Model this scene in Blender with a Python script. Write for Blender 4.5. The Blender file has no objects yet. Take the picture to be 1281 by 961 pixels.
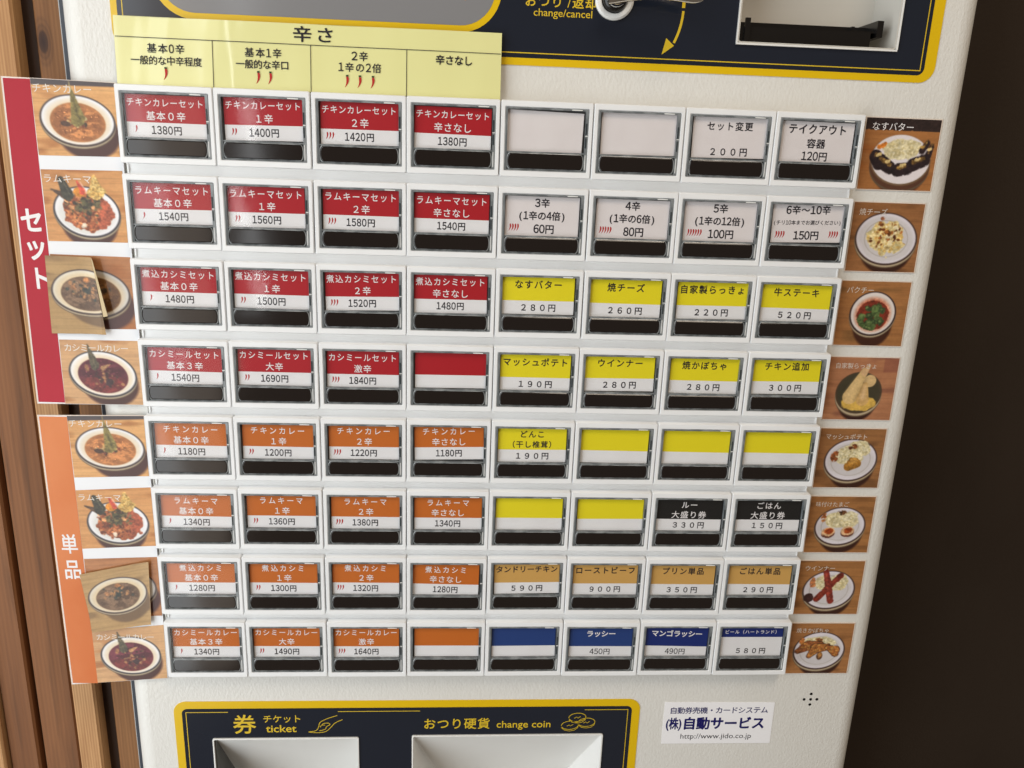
import bpy, math, random
import numpy as np
from mathutils import Vector
from mathutils.geometry import tessellate_polygon

random.seed(7)
S = 0.001            # everything below is laid out in millimetres
Z0 = 1.30            # height of the top edge of the button field above the floor, in metres
scn = bpy.context.scene
COL = scn.collection

# ---------------------------------------------------------------- camera
cam_d = bpy.data.cameras.new('camera')
cam = bpy.data.objects.new('camera', cam_d)
COL.objects.link(cam)
cam_d.sensor_width = 36.0
cam_d.lens = 999.6 / 1281 * 36.0
cam_d.clip_start = 0.01
cam_d.clip_end = 50
cam.location = (159.85 * S, -394.43 * S, Z0 - 28.1 * S)
cam.rotation_euler = (1.300095, -0.035213, -0.056198)
scn.camera = cam

# ---------------------------------------------------------------- light
world = bpy.data.worlds.new('World')
scn.world = world
world.use_nodes = True
bg = world.node_tree.nodes['Background']
bg.inputs[0].default_value = (1.0, 0.80, 0.62, 1)
bg.inputs[1].default_value = 0.16


def area(name, loc, target, sx, sy, power, color):
    l = bpy.data.lights.new(name, 'AREA')
    l.shape = 'RECTANGLE'
    l.size, l.size_y = sx, sy
    l.energy = power
    l.color = color
    o = bpy.data.objects.new(name, l)
    o.location = loc
    o.rotation_euler = (Vector(target) - Vector(loc)).to_track_quat('-Z', 'Y').to_euler()
    COL.objects.link(o)
    return o


area('doorway_daylight', (-0.645, -0.645, 1.15), (0.10, 0.0, 1.15), 0.90, 1.7, 16.5, (0.92, 0.97, 1.0))
area('window_gap_daylight', (-0.335, -1.50, 1.35), (0.06, 0.0, 1.25), 0.024, 0.9, 0.50, (0.95, 0.98, 1.0))
area('brown_reflection_lamp', (-0.315, -1.0, 1.15), (0.12, 0.0, 1.15), 0.10, 1.7, 0.75, (1.0, 0.84, 0.70))  # added lamp, no frame there: gives the left buttons a dim brown reflection
area('ceiling_lamp', (0.55, -0.75, 2.35), (0.25, 0.0, 1.2), 0.5, 0.5, 10.0, (1.0, 0.85, 0.68))
scn.view_settings.view_transform = 'Standard'
scn.view_settings.look = 'None'
scn.view_settings.exposure = 0.0
scn.view_settings.gamma = 1.0

# ---------------------------------------------------------------- materials


def s2l(c):
    c = np.asarray(c, dtype=float)
    return np.where(c <= 0.04045, c / 12.92, ((c + 0.055) / 1.055) ** 2.4)


def mat(name, col, rough=0.5, spec=0.5, metal=0.0, coat=0.0, bump=None, vary=None, coat_rough=0.05):
    m = bpy.data.materials.new(name)
    m.use_nodes = True
    nt = m.node_tree
    b = nt.nodes['Principled BSDF']
    b.inputs['Base Color'].default_value = (*col, 1)
    b.inputs['Roughness'].default_value = rough
    b.inputs['Specular IOR Level'].default_value = spec
    b.inputs['Metallic'].default_value = metal
    b.inputs['Coat Weight'].default_value = coat
    b.inputs['Coat Roughness'].default_value = coat_rough
    tc = None
    if bump or vary:
        tc = nt.nodes.new('ShaderNodeTexCoord')
    if bump:                       # (scale xyz per metre, detail, strength, distance m)
        sc, det, st, dist = bump
        mp = nt.nodes.new('ShaderNodeMapping')
        mp.inputs['Scale'].default_value = sc
        nz = nt.nodes.new('ShaderNodeTexNoise')
        nz.inputs['Scale'].default_value = 1.0
        nz.inputs['Detail'].default_value = det
        bp = nt.nodes.new('ShaderNodeBump')
        bp.inputs['Strength'].default_value = st
        bp.inputs['Distance'].default_value = dist
        nt.links.new(tc.outputs['Object'], mp.inputs[0])
        nt.links.new(mp.outputs[0], nz.inputs['Vector'])
        nt.links.new(nz.outputs['Fac'], bp.inputs['Height'])
        nt.links.new(bp.outputs[0], b.inputs['Normal'])
        if coat:
            nt.links.new(bp.outputs[0], b.inputs['Coat Normal'])
    if vary:                       # (colour 2, scale xyz, low, high)
        c2, sc, lo, hi = vary
        mp = nt.nodes.new('ShaderNodeMapping')
        mp.inputs['Scale'].default_value = sc
        nz = nt.nodes.new('ShaderNodeTexNoise')
        nz.inputs['Scale'].default_value = 1.0
        nz.inputs['Detail'].default_value = 5
        rp = nt.nodes.new('ShaderNodeValToRGB')
        rp.color_ramp.elements[0].position = lo
        rp.color_ramp.elements[1].position = hi
        rp.color_ramp.elements[0].color = (*col, 1)
        rp.color_ramp.elements[1].color = (*c2, 1)
        nt.links.new(tc.outputs['Object'], mp.inputs[0])
        nt.links.new(mp.outputs[0], nz.inputs['Vector'])
        nt.links.new(nz.outputs['Fac'], rp.inputs[0])
        nt.links.new(rp.outputs[0], b.inputs['Base Color'])
    return m


def wood_mat(name, c1, c2, c3, seed, lines=260.0, knot=None, ring=.15):
    """planed timber: long grain along z, darker growth lines, a few streaks"""
    m = bpy.data.materials.new(name)
    m.use_nodes = True
    nt = m.node_tree
    N, K = nt.nodes, nt.links
    b = N['Principled BSDF']
    b.inputs['Roughness'].default_value = 0.62
    b.inputs['Specular IOR Level'].default_value = 0.25
    tc = N.new('ShaderNodeTexCoord')
    mp = N.new('ShaderNodeMapping')
    mp.inputs['Location'].default_value = (seed, seed * 1.7, seed * .3)
    mp.inputs['Scale'].default_value = (1, 1, 0.045)
    K.new(tc.outputs['Object'], mp.inputs[0])
    n1 = N.new('ShaderNodeTexNoise')
    n1.inputs['Scale'].default_value = lines
    n1.inputs['Detail'].default_value = 6
    n1.inputs['Distortion'].default_value = 0.4
    K.new(mp.outputs[0], n1.inputs['Vector'])
    wv = N.new('ShaderNodeTexWave')
    wv.inputs['Scale'].default_value = lines * 0.5
    wv.inputs['Distortion'].default_value = 3.0
    wv.inputs['Detail'].default_value = 3
    wv.inputs['Detail Scale'].default_value = 0.5
    K.new(mp.outputs[0], wv.inputs['Vector'])
    n2 = N.new('ShaderNodeTexNoise')
    n2.inputs['Scale'].default_value = 38
    n2.inputs['Detail'].default_value = 3
    K.new(mp.outputs[0], n2.inputs['Vector'])
    r1 = N.new('ShaderNodeValToRGB')
    r1.color_ramp.elements[0].position = .32
    r1.color_ramp.elements[1].position = .66
    r1.color_ramp.elements[0].color = (*c1, 1)
    r1.color_ramp.elements[1].color = (*c2, 1)
    K.new(n2.outputs['Fac'], r1.inputs[0])
    mx = N.new('ShaderNodeMix')
    mx.data_type = 'RGBA'
    r2 = N.new('ShaderNodeValToRGB')
    r2.color_ramp.elements[0].position = .5
    r2.color_ramp.elements[1].position = .78
    r2.color_ramp.elements[0].color = (0, 0, 0, 1)
    r2.color_ramp.elements[1].color = (.55, .55, .55, 1)
    K.new(n1.outputs['Fac'], r2.inputs[0])
    K.new(r2.outputs[0], mx.inputs['Factor'])
    K.new(r1.outputs[0], mx.inputs[6])
    mx.inputs[7].default_value = (*c3, 1)
    mx2 = N.new('ShaderNodeMix')
    mx2.data_type = 'RGBA'
    ml = N.new('ShaderNodeMath')
    ml.operation = 'MULTIPLY'
    ml.inputs[1].default_value = ring
    K.new(wv.outputs['Fac'], ml.inputs[0])
    K.new(ml.outputs[0], mx2.inputs['Factor'])
    K.new(mx.outputs[2], mx2.inputs[6])
    mx2.inputs[7].default_value = (*c3, 1)
    last = mx2.outputs[2]
    if knot:          # an oval knot with rings around it
        mk = N.new('ShaderNodeMapping')
        mk.inputs['Location'].default_value = (-knot[0], 0, -knot[1] * .42)
        mk.inputs['Scale'].default_value = (1, 0, .42)
        K.new(tc.outputs['Object'], mk.inputs[0])
        ln = N.new('ShaderNodeVectorMath')
        ln.operation = 'LENGTH'
        K.new(mk.outputs[0], ln.inputs[0])
        rk = N.new('ShaderNodeValToRGB')
        e = rk.color_ramp.elements
        e[0].position, e[0].color = 0, (1, 1, 1, 1)
        e[1].position, e[1].color = .62, (0, 0, 0, 1)
        for ps, v_ in ((.17, .85), (.22, .35), (.28, .48), (.33, .15), (.39, .30), (.45, .06)):
            q = e.new(ps)
            q.color = (v_, v_, v_, 1)
        sc_ = N.new('ShaderNodeMath')
        sc_.operation = 'MULTIPLY'
        sc_.inputs[1].default_value = 90
        K.new(ln.outputs['Value'], sc_.inputs[0])
        K.new(sc_.outputs[0], rk.inputs[0])
        m3 = N.new('ShaderNodeMix')
        m3.data_type = 'RGBA'
        K.new(rk.outputs[0], m3.inputs['Factor'])
        K.new(last, m3.inputs[6])
        m3.inputs[7].default_value = (.028, .013, .010, 1)
        last = m3.outputs[2]
    K.new(last, b.inputs['Base Color'])
    bp = N.new('ShaderNodeBump')
    bp.inputs['Strength'].default_value = .35
    bp.inputs['Distance'].default_value = .0006
    K.new(n1.outputs['Fac'], bp.inputs['Height'])
    K.new(bp.outputs[0], b.inputs['Normal'])
    return m


M = {}
M['cream'] = mat('cream_textured_paint', (.655, .648, .612), .42, .45, vary=((.61, .595, .55), (9, 9, 7), .48, .72),
                 bump=((820, 820, 480), 2.0, .42, .0005), coat=.25, coat_rough=.3)
M['white'] = mat('white_plastic', (.755, .77, .78), .28, .5, bump=((60, 60, 60), 2, .15, .0004),
                 vary=((.70, .71, .715), (35, 35, 35), .45, .75))
M['strip'] = mat('white_spacer_plastic', (.86, .865, .86), .35, .5, bump=((60, 60, 60), 2, .15, .0004))
M['well'] = mat('dark_well', (.10, .105, .11), .35)
M['smoke'] = mat('smoky_acrylic', (.12, .132, .138), .22, .5, vary=((.24, .255, .26), (200, 200, 90), .45, .65))
M['clearedge'] = mat('clear_acrylic_edge', (.34, .36, .365), .16, .5, vary=((.15, .165, .17), (260, 260, 150), .4, .65))
M['bar'] = mat('black_gloss_bar', (.011, .0078, .0068), .10, .5, bump=((25, 25, 25), 1, .25, .0006))
M['notch'] = mat('dark_acrylic_notch', (.03, .04, .045), .1, .6)
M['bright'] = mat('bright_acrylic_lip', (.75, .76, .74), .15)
M['navy'] = mat('navy_film', (.011, .0145, .024), .14, .5, bump=((30, 30, 30), 2, .12, .0004))
M['yellowfilm'] = mat('yellow_film', (.66, .43, .003), .30, .5)
M['yellowink'] = mat('yellow_ink', (.62, .43, .02), .35)
M['display'] = mat('grey_display_window', (.20, .20, .205), .14, .5, bump=((14, 14, 14), 2, .2, .0006))
M['orangeink'] = mat('orange_ink', (.62, .24, .02), .3)
M['chrome'] = mat('chrome', (.62, .60, .57), .07, .5, 1.0, bump=((60, 60, 60), 1, .25, .0007))
M['whitering'] = mat('white_ring', (.72, .72, .70), .25)
M['blackplastic'] = mat('black_plastic', (.006, .005, .0045), .25)
M['slotwall'] = mat('slot_cream', (.55, .53, .48), .34, .5, bump=((150, 150, 150), 2, .2, .0004))
M['tray'] = mat('tray_white', (.72, .72, .70), .30, .5, bump=((40, 40, 40), 2, .15, .0005))
M['gasket'] = mat('dark_gasket', (.022, .028, .040), .5)
M['edge'] = mat('grey_edge', (.40, .40, .39), .4)
M['paper'] = mat('white_paper', (.76, .76, .765), .55, .3, vary=((.70, .695, .70), (30, 30, 30), .4, .7))
M['paperwarm'] = mat('aged_paper', (.72, .685, .68), .55, .3, vary=((.66, .62, .615), (30, 30, 30), .4, .7))
M['red'] = mat('red_ink', (.37, .005, .012), .5, .3)
M['orange'] = mat('orange_print', (.50, .125, .012), .5, .3)
M['yellow'] = mat('yellow_print', (.73, .63, .012), .5, .3)
M['tan'] = mat('tan_print', (.56, .325, .09), .5, .3)
M['blue'] = mat('blue_print', (.012, .042, .175), .5, .3)
M['deepblue'] = mat('deep_blue_print', (.005, .020, .145), .5, .3)
M['black'] = mat('black_print', (.010, .010, .010), .5, .3)
M['ink'] = mat('black_ink', (.012, .010, .016), .5, .3)
M['whiteink'] = mat('white_ink', (.74, .72, .72), .5, .3)
M['titleink'] = mat('title_white_ink', (.70, .66, .60), .5, .3)
M['fadedink'] = mat('faded_white_ink', (.58, .52, .46), .5, .3)
M['chilli'] = mat('chilli_red_ink', (.42, .012, .012), .5, .3)
M['stem'] = mat('chilli_stem_ink', (.02, .05, .012), .5, .3)
M['sheet'] = mat('pale_yellow_laminate', (.68, .665, .30), .4, .4, coat=.9, coat_rough=.06,
                 bump=((34, 34, 7), 1.5, .5, .0022))
M['redlam'] = mat('red_laminate', (.33, .003, .013), .5, .2, coat=.12, coat_rough=.16,
                  vary=((.40, .009, .026), (14, 14, 9), .4, .7), bump=((14, 14, 8), 2, .3, .002))
M['orangelam'] = mat('orange_laminate', (.53, .125, .020), .5, .2, coat=.14, coat_rough=.16,
                     vary=((.62, .21, .07), (14, 14, 9), .4, .7), bump=((14, 14, 8), 2, .3, .002))
M['lamwhite'] = mat('white_laminate', (.70, .71, .73), .45, .4, coat=.3, coat_rough=.12)
M['lamedge'] = mat('clear_laminate_edge', (.66, .56, .48), .25, .5)
M['sticker'] = mat('white_sticker', (.80, .80, .82), .3, .4)
M['stickerblue'] = mat('sticker_navy_ink', (.008, .008, .10), .4, .3)
M['print'] = mat('photo_print', (.5, .5, .5), .5, .25, coat=.28, coat_rough=.08, bump=((30, 30, 14), 2, .35, .0016))
nt = M['print'].node_tree
at = nt.nodes.new('ShaderNodeAttribute')
at.attribute_name = 'print'
nt.links.new(at.outputs['Color'], nt.nodes['Principled BSDF'].inputs['Base Color'])
M['darkside'] = mat('dark_tray_side', (.055, .055, .052), .5)
M['hole'] = mat('speaker_hole_black', (.004, .004, .004), .8)
M['darkwall'] = mat('dark_brown_wall', (.023, .0150, .0095), .75, .2,
                    vary=((.034, .0235, .016), (6, 6, 3), .35, .7), bump=((500, 500, 500), 2, .3, .0005))
M['tape'] = mat('dull_tape', (.5, .38, .2), .35)

# clear pane: mostly see-through, mirrors the surroundings a little
pm = bpy.data.materials.new('clear_pane')
pm.use_nodes = True
nt = pm.node_tree
for n in list(nt.nodes):
    nt.nodes.remove(n)
out = nt.nodes.new('ShaderNodeOutputMaterial')
mixs = nt.nodes.new('ShaderNodeMixShader')
tr = nt.nodes.new('ShaderNodeBsdfTransparent')
gl = nt.nodes.new('ShaderNodeBsdfGlossy')
gl.inputs['Roughness'].default_value = .07
lw = nt.nodes.new('ShaderNodeLayerWeight')
lw.inputs['Blend'].default_value = .5
fp = nt.nodes.new('ShaderNodeMath')
fp.operation = 'POWER'
fp.inputs[1].default_value = 5
fr = nt.nodes.new('ShaderNodeMath')
fr.operation = 'MULTIPLY_ADD'
fr.inputs[1].default_value = .9
fr.inputs[2].default_value = .042
nt.links.new(lw.outputs['Facing'], fp.inputs[0])
nt.links.new(fp.outputs[0], fr.inputs[0])
tr.inputs[0].default_value = (.97, .97, .975, 1)
tc = nt.nodes.new('ShaderNodeTexCoord')
nz = nt.nodes.new('ShaderNodeTexNoise')
nz.inputs['Scale'].default_value = 22
bpn = nt.nodes.new('ShaderNodeBump')
bpn.inputs['Strength'].default_value = .3
bpn.inputs['Distance'].default_value = .0008
nt.links.new(tc.outputs['Object'], nz.inputs['Vector'])
nt.links.new(nz.outputs['Fac'], bpn.inputs['Height'])
nt.links.new(bpn.outputs[0], gl.inputs['Normal'])
nt.links.new(fr.outputs[0], mixs.inputs[0])
nt.links.new(tr.outputs[0], mixs.inputs[1])
nt.links.new(gl.outputs[0], mixs.inputs[2])
nt.links.new(mixs.outputs[0], out.inputs[0])
M['pane'] = pm

# ---------------------------------------------------------------- mesh helpers (millimetres; x right, y away, z up)


class MB:
    def __init__(s):
        s.v, s.f, s.m, s.mats = [], [], [], []

    def mi(s, name):
        if name not in s.mats:
            s.mats.append(name)
        return s.mats.index(name)

    def add(s, vs, fs, name):
        k, b = s.mi(name), len(s.v)
        s.v += [tuple(v) for v in vs]
        for f in fs:
            s.f.append([b + i for i in f])
            s.m.append(k)

    def box(s, x0, x1, y0, y1, z0, z1, name):
        vs = [(x, y, z) for z in (z0, z1) for y in (y0, y1) for x in (x0, x1)]
        s.add(vs, [(0, 2, 3, 1), (4, 5, 7, 6), (0, 1, 5, 4), (2, 6, 7, 3), (0, 4, 6, 2), (1, 3, 7, 5)], name)

    def loft(s, rings, name, cap0=False, cap1=False, capmat=None):
        """rings: [(pts xz, y)], same count each; front face winding if pts run clockwise seen from -y"""
        n = len(rings[0][0])
        vs, fs = [], []
        for pts, y in rings:
            vs += [(p[0], y, p[1]) for p in pts]
        for r in range(len(rings) - 1):
            a, b = r * n, (r + 1) * n
            for i in range(n):
                j = (i + 1) % n
                fs.append((a + i, a + j, b + j, b + i))
        s.add(vs, fs, name)
        for flag, (pts, y), rev in ((cap0, rings[0], False), (cap1, rings[-1], True)):
            if flag:
                s.flat(pts, y, capmat or name)

    def flat(s, pts, y, name, holes=()):
        """a flat face in the xz plane facing -y, with holes"""
        loops = [[Vector((p[0], p[1], 0)) for p in pts]] + [[Vector((p[0], p[1], 0)) for p in h] for h in holes]
        allp = [p for l in loops for p in l]
        tris = tessellate_polygon(loops)
        fs = []
        for t in tris:
            a, b, c = (allp[i] for i in t)
            cr = (b.x - a.x) * (c.y - a.y) - (b.y - a.y) * (c.x - a.x)
            if abs(cr) < 1e-9:
                continue
            fs.append(t if cr > 0 else (t[0], t[2], t[1]))
        yy = y if callable(y) else (lambda x, z: y)
        s.add([(p.x, yy(p.x, p.y), p.y) for p in allp], fs, name)

    def build(s, name, parent=None, loc=(0, 0, 0), smooth=False, mesh_only=False):
        me = bpy.data.meshes.new(name)
        me.from_pydata([(x * S, y * S, z * S) for x, y, z in s.v], [], s.f)
        for n in s.mats:
            me.materials.append(M[n])
        me.polygons.foreach_set('material_index', s.m)
        if smooth:
            me.polygons.foreach_set('use_smooth', [True] * len(me.polygons))
            me.set_sharp_from_angle(angle=math.radians(35))
        me.update()
        if mesh_only:
            return me
        return link(name, me, parent, loc)


def link(name, me, parent=None, loc=(0, 0, 0)):
    o = bpy.data.objects.new(name, me)
    COL.objects.link(o)
    o.location = tuple(c * S for c in loc)
    if parent is not None:
        o.parent = parent
    return o


def thing(name, label, cat, loc_mm, group=None):
    o = bpy.data.objects.new(name, None)
    COL.objects.link(o)
    o.empty_display_size = .01
    o.location = (loc_mm[0] * S, loc_mm[1] * S, Z0 + loc_mm[2] * S)
    tag(o, label, cat, group)
    return o


def tag(o, label, cat, group=None):
    o['label'] = label
    o['category'] = cat
    if group:
        o['group'] = group


def rr(x0, x1, z0, z1, r, n=5):
    """rounded rectangle, z0 bottom, z1 top, anticlockwise"""
    pts = []
    for cx, cz, a0 in ((x1 - r, z1 - r, 0), (x0 + r, z1 - r, 90), (x0 + r, z0 + r, 180), (x1 - r, z0 + r, 270)):
        for i in range(n + 1):
            a = math.radians(a0 + 90 * i / n)
            pts.append((cx + r * math.cos(a), cz + r * math.sin(a)))
    return pts


def circle(cx, cz, r, n=24):
    return [(cx + r * math.cos(2 * math.pi * i / n), cz + r * math.sin(2 * math.pi * i / n)) for i in range(n)]


def stroke(mb, pts, w, y, name, taper=False):
    """polyline ribbon in the xz plane"""
    n = len(pts)
    vs = []
    for i, p in enumerate(pts):
        a, b = pts[max(0, i - 1)], pts[min(n - 1, i + 1)]
        dx, dz = b[0] - a[0], b[1] - a[1]
        l = math.hypot(dx, dz) or 1
        nx, nz = -dz / l, dx / l
        ww = w / 2 * (1 if not taper else (1 - i / (n - 1)) * .95 + .05)
        vs += [(p[0] + nx * ww, y, p[1] + nz * ww), (p[0] - nx * ww, y, p[1] - nz * ww)]
    mb.add(vs, [(2 * i, 2 * i + 1, 2 * i + 3, 2 * i + 2) for i in range(n - 1)], name)


# ---------------------------------------------------------------- lettering as real outlines
_gc = {}
_curve = bpy.data.curves.new('glyph', 'FONT')
_curve.fill_mode = 'NONE'
_curve.resolution_u = 4
_gobj = bpy.data.objects.new('glyph', _curve)
COL.objects.link(_gobj)


def glyph(s, off=0.0, rows=84):
    """outline of a string filled by the non-zero rule, thickened by off, as thin horizontal runs (unit em)"""
    key = (s, off, rows)
    if key in _gc:
        return _gc[key]
    _curve.body = s
    bpy.context.view_layer.update()
    dg = bpy.context.evaluated_depsgraph_get()
    me = bpy.data.meshes.new_from_object(_gobj.evaluated_get(dg))
    co = np.array([v.co[:2] for v in me.vertices])
    ed = np.array([e.vertices[:] for e in me.edges])
    bpy.data.meshes.remove(me)
    if len(co) == 0:
        _gc[key] = ([], [])
        return _gc[key]
    # each contour is a run of consecutive vertices closed by one edge back to its start
    P, Q = [], []
    for i, j in ed:
        if abs(i - j) == 1 and not (abs(i - j) > 1):
            i, j = min(i, j), max(i, j)
        else:
            i, j = max(i, j), min(i, j)
        P.append(co[i])
        Q.append(co[j])
    P, Q = np.array(P), np.array(Q)
    h = 1.0 / rows
    k0 = int(math.floor((co[:, 1].min() - off) / h)) - 1
    k1 = int(math.ceil((co[:, 1].max() + off) / h)) + 1

    def union(iv):
        iv = sorted(iv)
        o_ = []
        for a_, b_ in iv:
            if o_ and a_ <= o_[-1][1]:
                o_[-1][1] = max(o_[-1][1], b_)
            else:
                o_.append([a_, b_])
        return o_
    base = {}
    for k in range(k0, k1):
        y = (k + .5) * h + 1e-6
        up = (P[:, 1] <= y) & (Q[:, 1] > y)
        dn = (P[:, 1] > y) & (Q[:, 1] <= y)
        m_ = up | dn
        if not m_.any():
            continue
        x = P[m_, 0] + (y - P[m_, 1]) / (Q[m_, 1] - P[m_, 1]) * (Q[m_, 0] - P[m_, 0])
        sg = np.where(up[m_], 1, -1)
        od = np.argsort(x)
        w, runs, st = 0, [], 0
        for i in od:
            if w == 0:
                st = x[i]
            w += sg[i]
            if w == 0:
                runs.append((st, x[i]))
        base[k] = runs
    fin = {}
    nd = int(off / h + .5)
    for k in range(k0 - nd, k1 + nd):
        iv = []
        for d in range(-nd, nd + 1):
            dx = math.sqrt(max(off * off - (d * h) ** 2, (off * .4) ** 2)) if off > 0 else 0
            iv += [(a_ - dx, b_ + dx) for a_, b_ in base.get(k + d, [])]
        if iv:
            fin[k] = union(iv)
    vs, fs, live = [], [], []

    def emit(a_, b_, ka, kb):
        n_ = len(vs)
        vs.extend([(a_, ka * h), (b_, ka * h), (b_, kb * h), (a_, kb * h)])
        fs.append((n_, n_ + 1, n_ + 2, n_ + 3))
    for k in range(k0 - nd, k1 + nd + 1):
        cur, nxt = fin.get(k, []), []
        used = set()
        for a_, b_, ka in live:
            hit = None
            for q, (c_, d_) in enumerate(cur):
                if q not in used and abs(c_ - a_) < .004 and abs(d_ - b_) < .004:
                    hit = q
                    break
            if hit is None:
                emit(a_, b_, ka, k)
            else:
                used.add(hit)
                nxt.append((a_, b_, ka))
        nxt += [(c_, d_, k) for q, (c_, d_) in enumerate(cur) if q not in used]
        live = nxt
    _gc[key] = (vs, fs)
    return _gc[key]


def put(mb, s, off, x, z, sx, sz, y, name, centre=False):
    vs, fs = glyph(s, off, 84 if sz < 7.5 else 150)
    if not vs:
        return
    if centre:
        xs = [v[0] for v in vs]
        x -= (min(xs) + max(xs)) / 2 * sx
    yy = y if callable(y) else (lambda a, b: y)
    mb.add([(x + v[0] * sx, yy(x + v[0] * sx, z + v[1] * sz), z + v[1] * sz) for v in vs], fs, name)


def text(mb, s, cx, cz, size, pitch, y, name, off=0.0, sx=1.0, half=0.56):
    """one line of Japanese text centred at cx, cz; full-width cells, ascii cells half as wide"""
    w = [half * pitch if ord(c) < 128 else pitch for c in s]
    x = cx - sum(w) / 2
    for c, ww in zip(s, w):
        if c != ' ':
            if c.isdigit() and ord(c) < 128:
                put(mb, chr(ord(c) + 0xFEE0), off, x + ww / 2, cz - .41 * size, size * .92 * sx * (half / .56), size * 1.13, y, name, centre=True)
            elif ord(c) < 128:
                put(mb, c, off, x + ww / 2, cz - .375 * size, size * sx * (half / .56), size * 1.05, y, name, centre=True)
            else:
                put(mb, c, off, x + ww / 2 - size * sx / 2, cz - .38 * size, size * sx, size, y, name)
        x += ww


def chilli(mb, x, z, h, y, stem=False):
    n = 6
    pts = []
    for i in range(n + 1):
        t = i / n
        pts.append((x + h * (.10 + .10 * math.sin(t * 2.6)) - h * .26 * t * t, z + h / 2 - h * t))
    ws = [.13, .22, .22, .19, .15, .10, .02]
    vs = []
    for p, w in zip(pts, ws):
        vs += [(p[0] - h * w / 2, y, p[1]), (p[0] + h * w / 2, y, p[1])]
    mb.add(vs, [(2 * i, 2 * i + 2, 2 * i + 3, 2 * i + 1) for i in range(n)], 'chilli')
    if stem:
        mb.box(x + h * .0, x + h * .22, y - .01, y, z + h * .45, z + h * .60, 'stem')


# ================================================================ the ticket machine
machine = thing('ticket_vending_machine', 'cream ticket vending machine with eight rows of priced selector buttons and navy panels',
                'ticket machine', (190, 6.5, -1300))
OFF = (-190, -6.5, 1300)       # children are laid out in button-field millimetres


def part(mb, name, smooth=False, label=None):
    o = mb.build(name, machine, OFF, smooth)
    if label:
        o['label'] = label
    return o


PW, PH, BH = 44.0, 39.463, 34.78
BY = 6.5                        # plane of the painted steel front

SLOT = (287.0, 364.1, 30.2, 92.0)
TICK = (19.8, 103.8, -440.0, -356.2)
COIN = (134.8, 248.4, -440.0, -355.3)
hole = lambda q, r=.8: rr(q[0], q[1], q[2], q[3], r, 3)
spk = [(373, -329), (369.1, -332.8), (373.1, -332.8), (377, -332.8), (373.1, -336.4)]

# steel body: flat front with openings, rolled vertical edges, sides and back
b = MB()
X0, X1, ZT, ZB = -24.5, 404.8, 330.0, -900.0
R, RY = 10.0, 9.0
b.flat([(X0 + R, ZB), (X1 - R, ZB), (X1 - R, ZT), (X0 + R, ZT)], BY, 'cream',
       [hole(SLOT), hole(TICK), hole(COIN)] + [circle(x, z, .95, 10) for x, z in spk])
for sgn, xe in ((-1, X0), (1, X1)):
    prof = []
    for i in range(9):
        a = math.radians(90 * i / 8)
        prof.append((xe - sgn * R + sgn * R * math.sin(a), BY + RY - RY * math.cos(a)))
    prof.append((xe, 24.0))
    vs = [(x, y, z) for x, y in prof for z in (ZB, ZT)]
    fs = [(2 * i, 2 * i + 2, 2 * i + 3, 2 * i + 1) for i in range(len(prof) - 1)]
    if sgn < 0:
        fs = [f[::-1] for f in fs]
    b.add(vs, fs, 'cream')
b.box(X0 + 2, X1 - 2, 60, 320, ZB, ZT, 'cream')
body = part(b, 'front_door', smooth=True)
b = MB()
for x, z in spk:
    b.box(x - 1.4, x + 1.4, 7.6, 8.2, z - 1.4, z + 1.4, 'hole')
part(b, 'speaker_holes')
b = MB()
b.box(X0 - 6.4, X0 + 4, 24, 60, ZB, ZT, 'gasket')
b.box(X1 - 4, X1 - .8, 22, 60, ZB, ZT, 'gasket')
b.box(X0 - 7.0, X0 - 6.4, 24.5, 60, ZB, ZT, 'edge')
part(b, 'door_gasket')


# ---- button field plate between the rows
def strip_profile(row):
    zt = -row * PH - BH + 1.0
    zb = -(row + 1) * PH - 1.0
    n = 6
    prof = []
    for i in range(n + 1):
        t = i / n
        prof.append((zt + (zb - zt) * t, 4.1 + .8 * math.sin(math.pi * t)))
    return prof


for row in range(7):
    mb = MB()
    prof = strip_profile(row)
    x0, x1 = 1.6, 351.0
    vs = [(x, y, z) for z, y in prof for x in (x0, x1)]
    mb.add(vs, [(2 * i, 2 * i + 2, 2 * i + 3, 2 * i + 1) for i in range(len(prof) - 1)], 'strip')
    zt, zb = prof[0][0], prof[-1][0]
    mb.box(x0, x0 + .4, 4.1, BY, zb, zt, 'strip')
    mb.box(x1 - .4, x1, 4.1, BY, zb, zt, 'strip')
    mb.box(.7, 1.3, 5.2, BY, zb, zt, 'cream')
    mb.box(-.6, .1, 5.6, BY, zb, zt, 'cream')
    part(mb, 'row_spacer')

# ---- the shared pieces of a selector button (origin at its top left corner)
WX0, WX1, WZ0, WZ1 = 2.0, 42.1, -32.1, -2.7
bez = MB()
o1 = rr(.18, 43.82, -BH, 0, .8, 3)
o2 = rr(.50, 43.50, -BH + .35, -.35, .6, 3)
w1 = rr(WX0, WX1, WZ0, WZ1, .5, 3)
w2 = rr(WX0 + .25, WX1 - .25, WZ0 + .25, WZ1 - .25, .4, 3)
bez.loft([(o1, 6.4), (o1, .5), (o2, 0)], 'white')
bez.loft([(o2, 0), (w1, 0), (w2, .35), (w2, 3.2)], 'white', cap1=True, capmat='well')
BEZ = bez.build('selector_button', mesh_only=True, smooth=True)

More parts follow.
